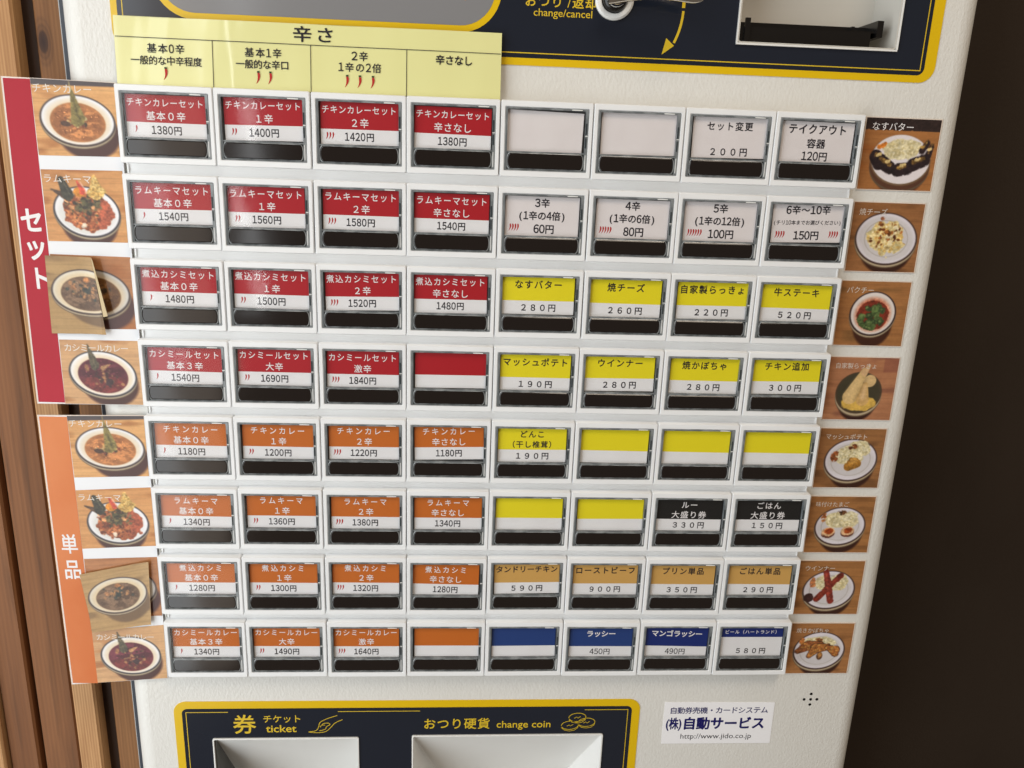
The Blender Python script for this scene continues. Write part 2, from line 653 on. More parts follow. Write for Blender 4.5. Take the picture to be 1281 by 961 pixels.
cov = MB()
c1 = rr(WX0 + .28, WX1 - .28, WZ0 + .28, WZ1 - .28, .4, 3)
c2 = rr(WX0 + .5, WX1 - .5, WZ0 + .5, WZ1 - .5, .4, 3)
c3 = rr(3.45, 40.35, -31.3, -3.9, .4, 3)
cov.loft([(c1, 3.0), (c1, .30), (c2, .02)], 'clearedge')
cov.loft([(c2, .02), (c3, .12), (c3, 1.9)], 'smoke')
cov.box(3.45, 40.35, .25, 1.9, -23.55, -22.9, 'smoke')           # bar between the card and the press bar
cov.box(40.5, 41.2, -.06, .1, -14.6, -9.4, 'notch')              # latch on the right rim
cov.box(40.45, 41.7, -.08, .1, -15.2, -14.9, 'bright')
cov.box(40.5, 41.2, -.06, .1, -20.6, -16.0, 'notch')
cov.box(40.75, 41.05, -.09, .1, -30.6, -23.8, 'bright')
cov.box(3.9, 38.4, -.02, .3, -32.0 + .55, -31.35, 'clearedge')
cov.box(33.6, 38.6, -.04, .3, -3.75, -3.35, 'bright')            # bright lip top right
COV = cov.build('clear_cover', mesh_only=True)


def barrel(x0, x1, z0, z1, bulge, r=.9, n=8):
    pts = []
    h = z1 - z0
    for sgn, xe in ((1, x1), (-1, x0)):
        for i in range(n + 1):
            t = i / n if sgn > 0 else 1 - i / n
            zz = z0 + h * t
            u = 2 * t - 1
            pts.append((xe + sgn * bulge * (1 - u * u) - sgn * (.4 if abs(u) > .99 else 0), zz))
    return pts


rim = MB()
a1 = barrel(4.0, 39.55, -31.1, -23.6, .75)
a2 = barrel(4.3, 39.25, -30.85, -23.85, .7)
rim.loft([(a1, 1.4), (a1, .35), (a2, .2), (a2, 1.4)], 'clearedge')
RIM = rim.build('bar_rim', mesh_only=True)
bar = MB()
d1 = barrel(4.35, 39.2, -30.8, -23.9, .7)
d2 = barrel(4.7, 38.85, -30.45, -24.25, .65)
bar.loft([(d1, 1.4), (d1, .45), (d2, .22)], 'bar', cap1=True)
BAR = bar.build('press_bar', mesh_only=True)
pane = MB()
pane.flat([(3.6, -22.9), (40.2, -22.9), (40.2, -4.0), (3.6, -4.0)], .55, 'pane')
PANE = pane.build('window_pane', mesh_only=True)

CX = 21.9


def price_half(mb, s, z=-19.35, x=CX, name='ink'):
    text(mb, s, x, z, 4.15, 4.3, -.06, name, .020, sx=.95, half=.575)


def make_card(kind, l1='', l2='', price='', ch=0, chr_=0):
    """the printed card behind the window: kind picks colour and layout"""
    mb = MB()
    T, B_, L, Rr = -3.95, -22.9, 3.95, 40.05
    split = -16.05
    Y = -.06
    if kind in ('red', 'orange'):
        mb.flat([(L, split), (Rr, split), (Rr, T), (L, T)], 0, kind)
        mb.flat([(L, B_), (Rr, B_), (Rr, split), (L, split)], 0, 'paper')
        n = len(l1)
        if l1:
            pitch = min(4.75, 35.0 / n)
            text(mb, l1, CX, -7.3, min(4.2, pitch * 1.0), pitch, Y, 'whiteink', .006, sx=.93)
            text(mb, l2, CX, -13.1, 4.35, 4.55, Y, 'whiteink', .008)
            price_half(mb, price)
        for k in range(ch):
            chilli(mb, 8.6 + (k - ch / 2) * 1.35, -19.1, 3.2, Y)
    elif kind in ('yellow', 'tan'):
        mb.flat([(L, split), (Rr, split), (Rr, T), (L, T)], 0, kind)
        mb.flat([(L, B_), (Rr, B_), (Rr, split), (L, split)], 0, 'paper')
        if l1:
            pitch = min(4.9, 34.5 / len(l1))
            if l2:
                text(mb, l1, CX, -7.4, 4.2, 4.6, Y, 'ink', .018)
                text(mb, l2, CX, -13.1, 4.0, 4.35, Y, 'ink', .018)
            else:
                text(mb, l1, CX, -7.9, min(4.5, pitch), pitch, Y, 'ink', .018, sx=.98)
            text(mb, price, CX, -19.5, 4.1, 4.75, Y, 'ink', .020)
    elif kind == 'black':
        mb.flat([(L, split), (Rr, split), (Rr, T), (L, T)], 0, 'black')
        mb.flat([(L, B_), (Rr, B_), (Rr, split), (L, split)], 0, 'paper')
        text(mb, l1, CX, -7.6, 4.4, 4.8, Y, 'whiteink', .010)
        text(mb, l2, CX, -13.4, 4.6, 4.95, Y, 'whiteink', .010)
        text(mb, price, CX, -19.5, 4.1, 4.75, Y, 'ink', .020)
    elif kind in ('blue', 'deepblue'):
        sp = split if price != '５８０円' else -10.6
        mb.flat([(L, sp), (Rr, sp), (Rr, T), (L, T)], 0, kind)
        mb.flat([(L, B_), (Rr, B_), (Rr, sp), (L, sp)], 0, 'paper')
        if price == '５８０円':
            text(mb, l1, CX, -7.2, 2.75, 2.95, Y, 'whiteink', .012)
            text(mb, price, CX, -19.5, 4.1, 4.75, Y, 'ink', .020)
        elif l1:
            text(mb, l1, CX, -7.9, 4.3, 4.25, Y, 'whiteink', .028)
            text(mb, price, CX, -19.4, 4.1, 4.3, Y, 'ink', .012, half=.6)
    elif kind == 'white':
        mb.flat([(L, B_), (Rr, B_), (Rr, T), (L, T)], 0, 'paperwarm')
        if price == '２００円':
            text(mb, l1, CX, -8.2, 4.2, 4.6, Y, 'ink', .018)
            text(mb, price, CX, -20.0, 4.1, 5.0, Y, 'ink', .020)
        elif price == '120円':
            text(mb, l1, CX, -7.4, 4.9, 4.9, Y, 'ink', .028, sx=.95)
            text(mb, l2, CX, -14.0, 4.6, 4.7, Y, 'ink', .024)
            text(mb, price, CX, -19.9, 4.6, 4.7, Y, 'ink', .020, half=.6)
        elif price:
            small = len(l2) > 9
            text(mb, l1, CX, -7.0, 4.5, 4.7, Y, 'ink', .026, half=.62)
            text(mb, l2, CX, -13.1, 2.4 if small else 4.4, 2.42 if small else 4.4, Y, 'ink', .014 if small else .026, half=.58)
            text(mb, price, CX + (1.2 if not chr_ else 0), -19.4, 4.7, 4.7, Y, 'ink', .024, half=.60)
            for k in range(ch):
                chilli(mb, 6.2 + k * 1.25, -19.0, 3.4, Y)
            for k in range(chr_):
                chilli(mb, 33.6 + k * 1.25, -19.0, 3.4, Y)
    return mb


G0, G1, G2, G3 = '基本０辛', '１辛', '２辛', '辛さなし'


def quad(kind, nm, prices):
    return [(kind, nm, g, p + '円', c, 0) for g, p, c in zip((G0, G1, G2, G3), prices, (1, 2, 3, 0))]


Yl = lambda a, p, b2='': ('yellow', a, b2, p, 0, 0)
ROWS = [
    quad('red', 'チキンカレーセット', ('1380', '1400', '1420', '1380')) +
    [('white', '', '', '', 0, 0), ('white', '', '', '', 0, 0), ('white', 'セット変更', '', '２００円', 0, 0), ('white', 'テイクアウト', '容器', '120円', 0, 0)],
    quad('red', 'ラムキーマセット', ('1540', '1560', '1580', '1540')) +
    [('white', '3辛', '(1辛の4倍)', '60円', 4, 0), ('white', '4辛', '(1辛の6倍)', '80円', 5, 0),
     ('white', '5辛', '(1辛の12倍)', '100円', 6, 0), ('white', '6辛～10辛', '(チリ10本までお選びください)', '150円', 4, 4)],
    quad('red', '煮込カシミセット', ('1480', '1500', '1520', '1480')) +
    [Yl('なすバター', '２８０円'), Yl('焼チーズ', '２６０円'), Yl('自家製らっきょ', '２２０円'), Yl('牛ステーキ', '５２０円')],
    [('red', 'カシミールセット', '基本３辛', '1540円', 1, 0), ('red', 'カシミールセット', '大辛', '1690円', 2, 0),
     ('red', 'カシミールセット', '激辛', '1840円', 3, 0), ('red', '', '', '', 0, 0),
     Yl('マッシュポテト', '１９０円'), Yl('ウインナー', '２８０円'), Yl('焼かぼちゃ', '２８０円'), Yl('チキン追加', '３００円')],
    quad('orange', 'チキンカレー', ('1180', '1200', '1220', '1180')) +
    [Yl('どんこ', '１９０円', '（干し椎茸）'), Yl('', ''), Yl('', ''), Yl('', '')],
    quad('orange', 'ラムキーマ', ('1340', '1360', '1380', '1340')) +
    [Yl('', ''), Yl('', ''), ('black', 'ルー', '大盛り券', '３３０円', 0, 0), ('black', 'ごはん', '大盛り券', '１５０円', 0, 0)],
    quad('orange', '煮込カシミ', ('1280', '1300', '1320', '1280')) +
    [('tan', 'タンドリーチキン', '', '５９０円', 0, 0), ('tan', 'ローストビーフ', '', '９００円', 0, 0),
     ('tan', 'プリン単品', '', '３５０円', 0, 0), ('tan', 'ごはん単品', '', '２９０円', 0, 0)],
    [('orange', 'カシミールカレー', '基本３辛', '1340円', 1, 0), ('orange', 'カシミールカレー', '大辛', '1490円', 2, 0),
     ('orange', 'カシミールカレー', '激辛', '1640円', 3, 0), ('orange', '', '', '', 0, 0),
     ('blue', '', '', '', 0, 0), ('blue', 'ラッシー', '', '450円', 0, 0), ('deepblue', 'マンゴラッシー', '', '490円', 0, 0),
     ('deepblue', 'ビール（ハートランド）', '', '５８０円', 0, 0)],
]
NAME = dict(red='red and white', orange='orange and white', yellow='yellow and white', tan='tan and white', black='black and white',
            blue='blue and white', deepblue='dark blue and white', white='plain white')
for r, row in enumerate(ROWS):
    for c, (kind, l1, l2, price, ch, chr_) in enumerate(row):
        loc = (OFF[0] + c * PW, OFF[1], OFF[2] - r * PH)
        bt = link('selector_button', BEZ, machine, (loc[0] + random.uniform(-.1, .1), loc[1] + random.uniform(-.12, .12), loc[2] + random.uniform(-.1, .1)))
        bt.rotation_euler = (math.radians(random.gauss(0, .15)), math.radians(random.gauss(0, .08)), math.radians(random.gauss(0, .15)))
        bt['label'] = ('button with %s card reading %s %s %s' % (NAME[kind], l1, l2, price)).strip() if price else \
            'button with blank %s card in row %d, column %d' % (NAME[kind], r + 1, c + 1)
        card = make_card(kind, l1, l2, price, ch, chr_).build('label_card', bt, (random.uniform(-.35, .35), 1.75, random.uniform(-.2, .2)))
        card.rotation_euler = (0, math.radians(random.gauss(0, .5)), 0)
        link('clear_cover', COV, bt)
        link('bar_rim', RIM, bt)
        link('press_bar', BAR, bt)
        pn = link('window_pane', PANE, bt)
        pn.rotation_euler = (math.radians(random.gauss(0, .35)), 0, math.radians(random.gauss(0, .4)))

# ---- upper fascia
b = MB()
TX0, TX1 = -.6, 385.4
hs = hole(SLOT, 1.2)
b.flat(rr(TX0, TX1, 15.9, 300, 7.5, 8), BY - .30, 'yellowfilm', [hs])
b.loft([(rr(TX0, TX1, 15.9, 300, 7.5, 8), BY), (rr(TX0, TX1, 15.9, 300, 7.5, 8), BY - .30)], 'yellowfilm')
up = part(b, 'upper_fascia')
b = MB()
b.flat(rr(2.3, 380.0, 19.2, 297, 3.5, 6), BY - .36, 'navy', [hs])
lx0, lx1, lz = 4.4, 378.2, 21.15
for q in ((lx0, lx1, lz, lz + .45), (lx0, lx0 + .45, lz + .45, 290), (lx1 - .45, lx1, lz + .45, 290)):
    b.flat([(q[0], q[2]), (q[1], q[2]), (q[1], q[3]), (q[0], q[3])], BY - .42, 'yellowink')
part(b, 'printed_border')
b = MB()
b.flat(rr(17.6, 175.2, 29.0, 120, 19, 10), BY - .46, 'yellowfilm')
b.flat(rr(20.6, 172.2, 31.9, 117, 16, 10), BY - .54, 'display')
text(b, 'おります', 146.0, 46.0, 7.5, 9.0, BY - .60, 'orangeink', .02)
dsp = part(b, 'display_window')
b = MB()
text(b, 'おつり', 194.6, 44.0, 5.6, 6.1, BY - .42, 'yellowink', .012)
text(b, '/', 206.4, 44.0, 6.0, 6, BY - .42, 'yellowink', .0)
text(b, '返却', 213.5, 44.0, 5.6, 5.9, BY - .42, 'yellowink', .014)
put(b, 'change/cancel', .004, 203.7, 37.6, 5.0, 4.6, BY - .42, 'yellowink', centre=True)
part(b, 'fascia_lettering')
b = MB()
arc = []
for i in range(13):
    t = i / 12
    a = math.radians(3 - 33 * t)
    arc.append((230.0 + 30 * math.cos(a), 43.5 + 30 * math.sin(a) - 1.2 * t))
stroke(b, [(259.95, 47), (259.95, 43.9)], 1.5, BY - .42, 'yellowink')
stroke(b, [(259.95, 42.6)] + arc[2:12], 1.15, BY - .42, 'yellowink')
b.add([(251.3, BY - .44, 23.3), (256.9, BY - .44, 27.4), (252.9, BY - .44, 30.6)], [(0, 1, 2)], 'yellowink')
part(b, 'turn_arrow')

# ---- return lever: round escutcheon with a curved chrome handle
b = MB()
cxl, czl = 227.2, 46.0
prof = [(9.0, BY - .3), (9.0, 4.8), (8.2, 4.1), (7.2, 4.0), (6.3, 4.4), (6.0, 5.0)]
b.loft([(circle(cxl, czl, r_, 32), y_) for r_, y_ in prof], 'whitering')
prof = [(6.0, 5.0), (5.6, 3.2), (4.8, 2.2), (4.2, 2.0)]
b.loft([(circle(cxl, czl, r_, 32), y_) for r_, y_ in prof], 'blackplastic')
prof = [(4.3, 2.4), (4.3, -3.0), (3.7, -4.0)]
b.loft([(circle(cxl, czl, r_, 24), y_) for r_, y_ in prof], 'chrome', cap1=True)
lev = part(b, 'lever_escutcheon', True)
b = MB()
rings = []
vs, fs = [], []
NL = 26
for i in range(NL):
    t = i / (NL - 1)
    x = cxl - 4 + 41 * t
    zc = 45.9 + 1.9 * math.sin(t * math.pi) - 1.1 * t ** 3
    yc = -3 - 8 * math.sin(t * 1.4)
    hz = (3.9 - .9 * t) * math.sqrt(max(.04, 1 - max(0, (t - .8) / .2) ** 2))
    hy = (2.6 - .6 * t) * math.sqrt(max(.04, 1 - max(0, (t - .8) / .2) ** 2))
    for k in range(14):
        a = 2 * math.pi * k / 14
        vs.append((x, yc + hy * math.sin(a), zc + hz * math.cos(a)))
for i in range(NL - 1):
    for k in range(14):
        j = (k + 1) % 14
        fs.append((i * 14 + k, i * 14 + j, (i + 1) * 14 + j, (i + 1) * 14 + k))
fs.append(tuple(range(14)))
fs.append(tuple((NL - 1) * 14 + k for k in range(13, -1, -1)))
b.add(vs, fs, 'chrome')
part(b, 'lever_handle', True)

# ---- banknote slot
b = MB()
s0, s1, s2, s3 = SLOT
fr0 = rr(s0, s1, s2, s3, 1.0, 3)
fri = rr(s0 + .5, s1 - .5, s2 + .5, s3 - .5, .9, 3)
bk = rr(s0 + 1.2, s1 - 1.2, s2 + .8, s3 - 1.2, .8, 3)
b.loft([(fr0, BY - .3), (fr0, BY - .9), (fri, BY - 1.0), (bk, 31)], 'slotwall', cap1=True)
part(b, 'banknote_slot')
b = MB()
b.box(s0 + 1.3, 352.5, 9, 30.8, s2 + 1.0, 37.6, 'blackplastic')
b.box(s0 + 1.3, 356.0, 20, 30.8, s2 + 1.0, 41.5, 'blackplastic')
b.box(290.6, 293.0, 7.6, 9, s2 + 1.0, 41.5, 'blackplastic')
b.box(355.0, 358.0, 8.5, 30, 35.6, 43.0, 'blackplastic')
b.box(293, 357.6, 10.0, 19.9, 37.6, 38.3, 'blackplastic')
b.box(346.0, 347.4, 16.0, 19.9, 38.3, 41.2, 'blackplastic')
part(b, 'banknote_guide')
b = MB()
b.box(s0 - .7, s1 + .7, BY - 1.3, BY - .3, s2 - .9, s2 - .1, 'tray')
b.box(s0 - .8, s0 - .1, BY - 1.3, BY - .3, s2 - .1, s3, 'tray')
b.box(s1 + .1, s1 + .9, BY - 1.3, BY - .3, s2 - .1, s3, 'tray')
part(b, 'slot_rim')

# ---- lower fascia
b = MB()
hs = [hole(TICK, 1.2), hole(COIN, 1.2)]
oo = rr(-1.0, 269.6, -700, -331.6, 7.0, 8)
b.flat(oo, BY - .30, 'yellowfilm', hs)
b.loft([(oo, BY), (oo, BY - .30)], 'yellowfilm')
part(b, 'lower_fascia')
b = MB()
b.flat(rr(3.5, 264.8, -696, -336.3, 3.2, 6), BY - .36, 'navy', hs)


def rect(mb, x0, x1, z0, z1, y, name):
    mb.flat([(x0, z0), (x1, z0), (x1, z1), (x0, z1)], y, name)


for q in ((5.6, 29.5, -338.9, -338.5), (92.0, 139.5, -338.9, -338.5), (236.5, 262.6, -338.9, -338.5), (5.6, 6.0, -680, -338.9), (262.2, 262.6, -680, -338.9)):
    rect(b, *q, BY - .42, 'yellowink')
part(b, 'printed_border')
b = MB()
text(b, '券', 38.4, -346.9, 13.6, 13.6, BY - .42, 'yellowink', .010)
text(b, 'チケット', 60.0, -343.4, 5.6, 5.6, BY - .42, 'yellowink', .006)
put(b, 'ticket', .012, 59.2, -352.4, 7.6, 6.9, BY - .42, 'yellowink', centre=True)
text(b, 'おつり硬貨', 161.0, -347.6, 7.9, 7.95, BY - .42, 'yellowink', .010, sx=.96)
put(b, 'change coin', .006, 200.6, -350.6, 6.85, 6.6, BY - .42, 'yellowink', centre=True)
part(b, 'fascia_lettering')


def crv(pts, n=5):
    out = []
    P = [pts[0]] + list(pts) + [pts[-1]]
    for i in range(1, len(P) - 2):
        for k in range(n):
            t = k / n
            q = []
            for a in (0, 1):
                p0, p1, p2, p3 = P[i - 1][a], P[i][a], P[i + 1][a], P[i + 2][a]
                q.append(.5 * ((2 * p1) + (-p0 + p2) * t + (2 * p0 - 5 * p1 + 4 * p2 - p3) * t * t + (-p0 + 3 * p1 - 3 * p2 + p3) * t ** 3))
            out.append(tuple(q))
    out.append(pts[-1])
    return out


b = MB()   # hand-taking-a-ticket mark, drawn in strokes
hand = [[(74.8, -352.4), (79.0, -351.7), (80.8, -349.0), (81.3, -346.5), (83.6, -344.6), (88.0, -342.6), (91.6, -341.4)],
        [(74.8, -352.6), (79.5, -353.1), (84.5, -352.4), (87.6, -349.6), (90.4, -346.4), (94.6, -344.2)],
        [(81.6, -349.3), (83.5, -346.9), (86.5, -346.6), (87.2, -347.6), (85.2, -349.0), (84.6, -350.6), (81.0, -351.9)],
        [(82.4, -347.9), (84.4, -347.9)]]
for h in hand:
    stroke(b, crv(h), .38, BY - .42, 'yellowink')
part(b, 'hand_mark')
b = MB()
for cx_, cz_ in ((228.2, -349.4), (238.0, -347.4), (232.4, -343.9)):
    for rx_, rz_ in ((5.1, 2.9),):
        rot = math.radians(4)
        pts = [(cx_ + rx_ * math.cos(a) * math.cos(rot) - rz_ * math.sin(a) * math.sin(rot),
                cz_ + rx_ * math.cos(a) * math.sin(rot) + rz_ * math.sin(a) * math.cos(rot)) for a in [2 * math.pi * i / 28 for i in range(29)]]
        stroke(b, pts, .36, BY - .42, 'yellowink')
    stroke(b, [(cx_ - 5.1, cz_ - .4), (cx_ - 4.7, cz_ - 1.9), (cx_ - 2.8, cz_ - 3.5), (cx_, cz_ - 4.0), (cx_ + 2.8, cz_ - 3.5), (cx_ + 4.7, cz_ - 1.9), (cx_ + 5.1, cz_ - .4)], .3, BY - .42, 'yellowink')
    stroke(b, [(cx_ - 1.8, cz_ - .6), (cx_ - .4, cz_ + .3), (cx_ + .4, cz_ - .5), (cx_ + 1.9, cz_ + .6)], .34, BY - .42, 'yellowink')
part(b, 'coins_mark')


def tray(q, name, taper):
    x0, x1, z0, z1 = q
    mb = MB()
    a = rr(x0, x1, z0, z1, 1.0, 3)
    i1 = rr(x0 + .7, x1 - .7, z0 + .7, z1 - .7, .9, 3)
    bk_ = rr(x0 + taper, x1 - taper, z0 + 2, z1 - 62, .9, 3)
    mb.loft([(a, BY - .3), (a, BY - 1.1), (i1, BY - 1.2), (i1, BY - .2), (bk_, 46)], 'tray', cap1=True)
    return part(mb, name)


tray(TICK, 'ticket_tray', 1.5)
b = MB()
b.box(TICK[0] + .75, TICK[0] + 1.9, BY + .2, 44, TICK[2] + 1, TICK[3] - 1.0, 'darkside')  # dark sheet that darkens the inside of the left wall
part(b, 'tray_dark_side')
tray(COIN, 'coin_tray', 15.0)

# ================================================================ printed photographs (flat prints, one colour per grid point)


class Paint:
    def __init__(s, w, h, seed, n=4.0):
        s.nx, s.ny = int(w * n) + 1, int(h * n) + 1
        s.w, s.h = w, h
        s.rng = np.random.RandomState(seed)
        s.A = h / w * 100
        u = np.linspace(0, 100, s.nx)
        v = np.linspace(0, s.A, s.ny)
        s.X, s.Y = np.meshgrid(u, v)
        s.img = np.zeros((s.ny, s.nx, 3))
        s.aa = 100 / s.nx * .9
        s.food, s.fm = False, np.zeros_like(s.X)

    def noise(s, sx, sy, oct=1, seed=None):
        rg = s.rng if seed is None else np.random.RandomState(seed)
        out = np.zeros_like(s.X)
        amp, tot = 1, 0
        for o in range(oct):
            gx, gy = int(100 / sx) + 3, int(s.A / sy) + 3
            g = rg.rand(gy, gx)
            fx, fy = s.X / sx, s.Y / sy
            ix, iy = fx.astype(int), fy.astype(int)
            tx, ty = fx - ix, fy - iy
            tx, ty = tx * tx * (3 - 2 * tx), ty * ty * (3 - 2 * ty)
            out += amp * ((g[iy, ix] * (1 - tx) + g[iy, ix + 1] * tx) * (1 - ty) + (g[iy + 1, ix] * (1 - tx) + g[iy + 1, ix + 1] * tx) * ty)
            tot += amp
            amp *= .55
            sx, sy = sx / 2, sy / 2
        return out / tot

    def over(s, m, col):
        m = np.clip(m, 0, 1)
        if s.food:
            s.fm = np.maximum(s.fm, m)
        m = m[..., None]
        col = np.asarray(col) / 255.0
        s.img = s.img * (1 - m) + col * m

    def mul(s, m, k):
        m = np.clip(m, 0, 1)[..., None]
        s.img = s.img * (1 - m + m * np.asarray(k))

    def ell(s, cx, cy, rx, ry, rot=0, wob=0, soft=None):
        a = math.radians(rot)
        dx, dy = s.X - cx, s.Y - cy
        x = (dx * math.cos(a) + dy * math.sin(a)) / rx
        y = (-dx * math.sin(a) + dy * math.cos(a)) / ry
        r = np.sqrt(x * x + y * y) + 1e-6
        if wob:
            r = r + wob * (s.noise(7, 7, 2) - .5)
        return .5 - (r - 1) * min(rx, ry) / (soft or s.aa) / 2

    def seg(s, x0, y0, x1, y1, r0, r1=None, soft=None):
        r1 = r0 if r1 is None else r1
        dx, dy = x1 - x0, y1 - y0
        t = np.clip(((s.X - x0) * dx + (s.Y - y0) * dy) / (dx * dx + dy * dy), 0, 1)
        d = np.hypot(s.X - x0 - t * dx, s.Y - y0 - t * dy)
        return .5 - (d - (r0 + (r1 - r0) * t)) / (soft or s.aa) / 2

    def wood(s, c1, c2, c3=(150, 84, 34), band=14):
        n = s.noise(60, 5, 3)[..., None]
        m = s.noise(40, 12, 2)[..., None]
        s.img = (np.array(c1) * (1 - n) + np.array(c2) * n) / 255.0
        s.over(np.clip((m[..., 0] - .62) * 3, 0, .6), c3)
        f = s.noise(30, 1.6, 1)
        s.mul((f > .75) * .35, .85)
        for k in range(int(s.A / band)):
            y = band * (k + .7) + s.rng.rand() * 3
            s.mul(np.clip(1 - abs(s.Y - y) / .8, 0, 1) * .3, .7)

    def speckle(s, mask, cols, n, r, cx, cy, sx, sy):
        for i in range(n):
            x, y = cx + s.rng.randn() * sx, cy + s.rng.randn() * sy
            c = cols[s.rng.randint(len(cols))]
            rr_ = r * (.5 + s.rng.rand())
            s.over(s.ell(x, y, rr_, rr_ * (.5 + .5 * s.rng.rand()), s.rng.rand() * 180) * np.clip(mask, 0, 1), c)

    def plate(s, cx, cy, rx, ry, rot=0, white=(232, 230, 232), rim=(64, 50, 46), shx=6, shy=9, shade=(70, 38, 30), thick=3.0, inner=None):
        s.over(s.ell(cx + shx, cy + shy + 4, rx * .84, ry * .98, rot, soft=1.6) * .92, shade)
        s.over(s.ell(cx, cy + thick, rx, ry, rot), (92, 74, 56))
        s.over(s.ell(cx, cy + thick * .7, rx * .995, ry * .99, rot), (176, 158, 128) if thick < 6 else (84, 52, 36))
        s.over(s.ell(cx, cy, rx, ry, rot), rim)
        s.over(s.ell(cx, cy - .5, rx - 2.3, ry - 2.1, rot), white)
        if inner:
            s.over(s.ell(cx, cy - .5, rx * inner, ry * inner, rot), (168, 158, 150))
            s.over(s.ell(cx, cy - .4, rx * inner - .7, ry * inner - .7, rot), np.array(white) * .985)
        g = s.noise(40, 30, 2)
        s.mul(s.ell(cx, cy, rx - 3, ry - 3, rot) * (g * .5), (.93, .93, .9))
        s.food = True

    def build(s, name, parent, loc, smoothy=0.0, poly=None, yfun=None, mats='print'):
        n = s.nx * s.ny
        wx, wy = (s.noise(4, 4, 2) - .5) * 2.6 * s.nx / 100 * s.fm, (s.noise(4, 4, 2) - .5) * 2.6 * s.nx / 100 * s.fm
        iy = np.clip(np.arange(s.ny)[:, None] + wy, 0, s.ny - 1).round().astype(int)
        ix = np.clip(np.arange(s.nx)[None, :] + wx, 0, s.nx - 1).round().astype(int)
        img = s.img[iy, ix]
        dark = np.clip(1.3 - img.min(-1) * 1.2, 0, 1)[..., None] * (.12 + .88 * s.fm[..., None])
        mot = (s.noise(2.4, 2.0, 2) - .5)[..., None] * .6 + (s.noise(8, 6, 3) - .5)[..., None] * .5
        img = img * (1 + dark * mot) * (1 - .05 * dark)
        pd = np.pad(img, ((1, 1), (1, 1), (0, 0)), mode='edge')
        img = .4 * img + .15 * (pd[:-2, 1:-1] + pd[2:, 1:-1] + pd[1:-1, :-2] + pd[1:-1, 2:])
        img = img * .95 + .02
        img = np.clip(img, 0, 1)
        xs = s.X / 100 * s.w
        zs = -s.Y / s.A * s.h
        ys = np.zeros_like(xs) if yfun is None else yfun(xs, zs)
        if poly is not None:      # warp the unit rectangle onto four corners TL TR BR BL
            (ax, az), (bx, bz), (cx, cz), (dx, dz) = poly
            u, v = s.X / 100, s.Y / s.A
            xs = (ax * (1 - u) + bx * u) * (1 - v) + (dx * (1 - u) + cx * u) * v
            zs = (az * (1 - u) + bz * u) * (1 - v) + (dz * (1 - u) + cz * u) * v
            if yfun is not None:
                ys = yfun(xs, zs)
        co = np.stack([xs, ys, zs], -1).reshape(-1, 3) * S
        idx = np.arange(n).reshape(s.ny, s.nx)
        q = np.stack([idx[:-1, :-1], idx[1:, :-1], idx[1:, 1:], idx[:-1, 1:]], -1).reshape(-1, 4)
        me = bpy.data.meshes.new(name)
        me.vertices.add(n)
        me.vertices.foreach_set('co', co.ravel())
        me.loops.add(q.size)
        me.loops.foreach_set('vertex_index', q.ravel())
        me.polygons.add(len(q))
        me.polygons.foreach_set('loop_start', np.arange(0, q.size, 4))
        me.update(calc_edges=True)
        ca = me.color_attributes.new('print', 'FLOAT_COLOR', 'POINT')
        lin = s2l(img)
        rgba = np.concatenate([lin, np.ones(lin.shape[:2] + (1,))], -1)
        ca.data.foreach_set('color', rgba.astype(np.float32).ravel())
        me.materials.append(M[mats])
        return link(name, me, parent, loc)


GREEN, DARKG = (98, 96, 44), (58, 56, 36)


def soup_bowl(p, cx, cy, rx, ry, soup, rot=6, **k):
    p.plate(cx, cy, rx, ry, rot, **k)
    p.over(p.ell(cx, cy + 1, rx * .77, ry * .78, rot, soft=5) * .8, (236, 196, 138))
    m = p.ell(cx, cy + 2, rx * .735, ry * .755, rot)
    p.over(m, soup)
    g = p.noise(13, 7, 4)
    p.mul(m * np.clip((g - .45) * 2.2, 0, 1) * .5, (.84, .8, .76))
    p.over(m * np.clip((.47 - g) * 2.4, 0, .45), np.minimum(np.array(soup) * 1.16 + 8, 255))
    f = p.noise(3.0, 2.2, 2)
    p.mul(m * np.clip((f - .6) * 3, 0, .4), (.86, .83, .8))
    p.over(m * np.clip((f - .78) * 4, 0, .16), np.minimum(np.array(soup) * 1.35 + 20, 255))
    p.fm = m.clip(0, 1) * .28
    return m


def chicken_curry(w, h, seed):
    p = Paint(w, h, seed)
    p.wood((192, 136, 78), (226, 172, 108))
    p.over(p.seg(-5, 0, 105, 2.5, 7.0, 2.2), (72, 62, 62))
    m = soup_bowl(p, 52, 47, 46, 31, (176, 112, 60), 5, shx=12, shy=12)
    p.speckle(m, [(90, 56, 36), (130, 60, 40), (66, 54, 34), (190, 150, 90), (206, 180, 124)], 46, 2.0, 49, 50, 7, 3)
    p.over(p.ell(37, 51, 6, 3.4, 10, .5), (76, 50, 34))
    p.over(np.minimum(p.seg(45, 8, 50, 43, 2.5, 11.0), p.seg(49, 8, 56, 46, 3.0, 12.0)), (134, 118, 62))
    p.over(np.minimum(p.seg(47, 12, 54, 45, .2, .6), 1) * .7, (98, 90, 44))
    p.over(p.seg(45.5, 1, 46.2, 12, .7, .7) * .8, (168, 150, 90))
    p.mul(p.seg(50, 28, 56, 50, 2.5, 2.5) * .4, .75)
    return p


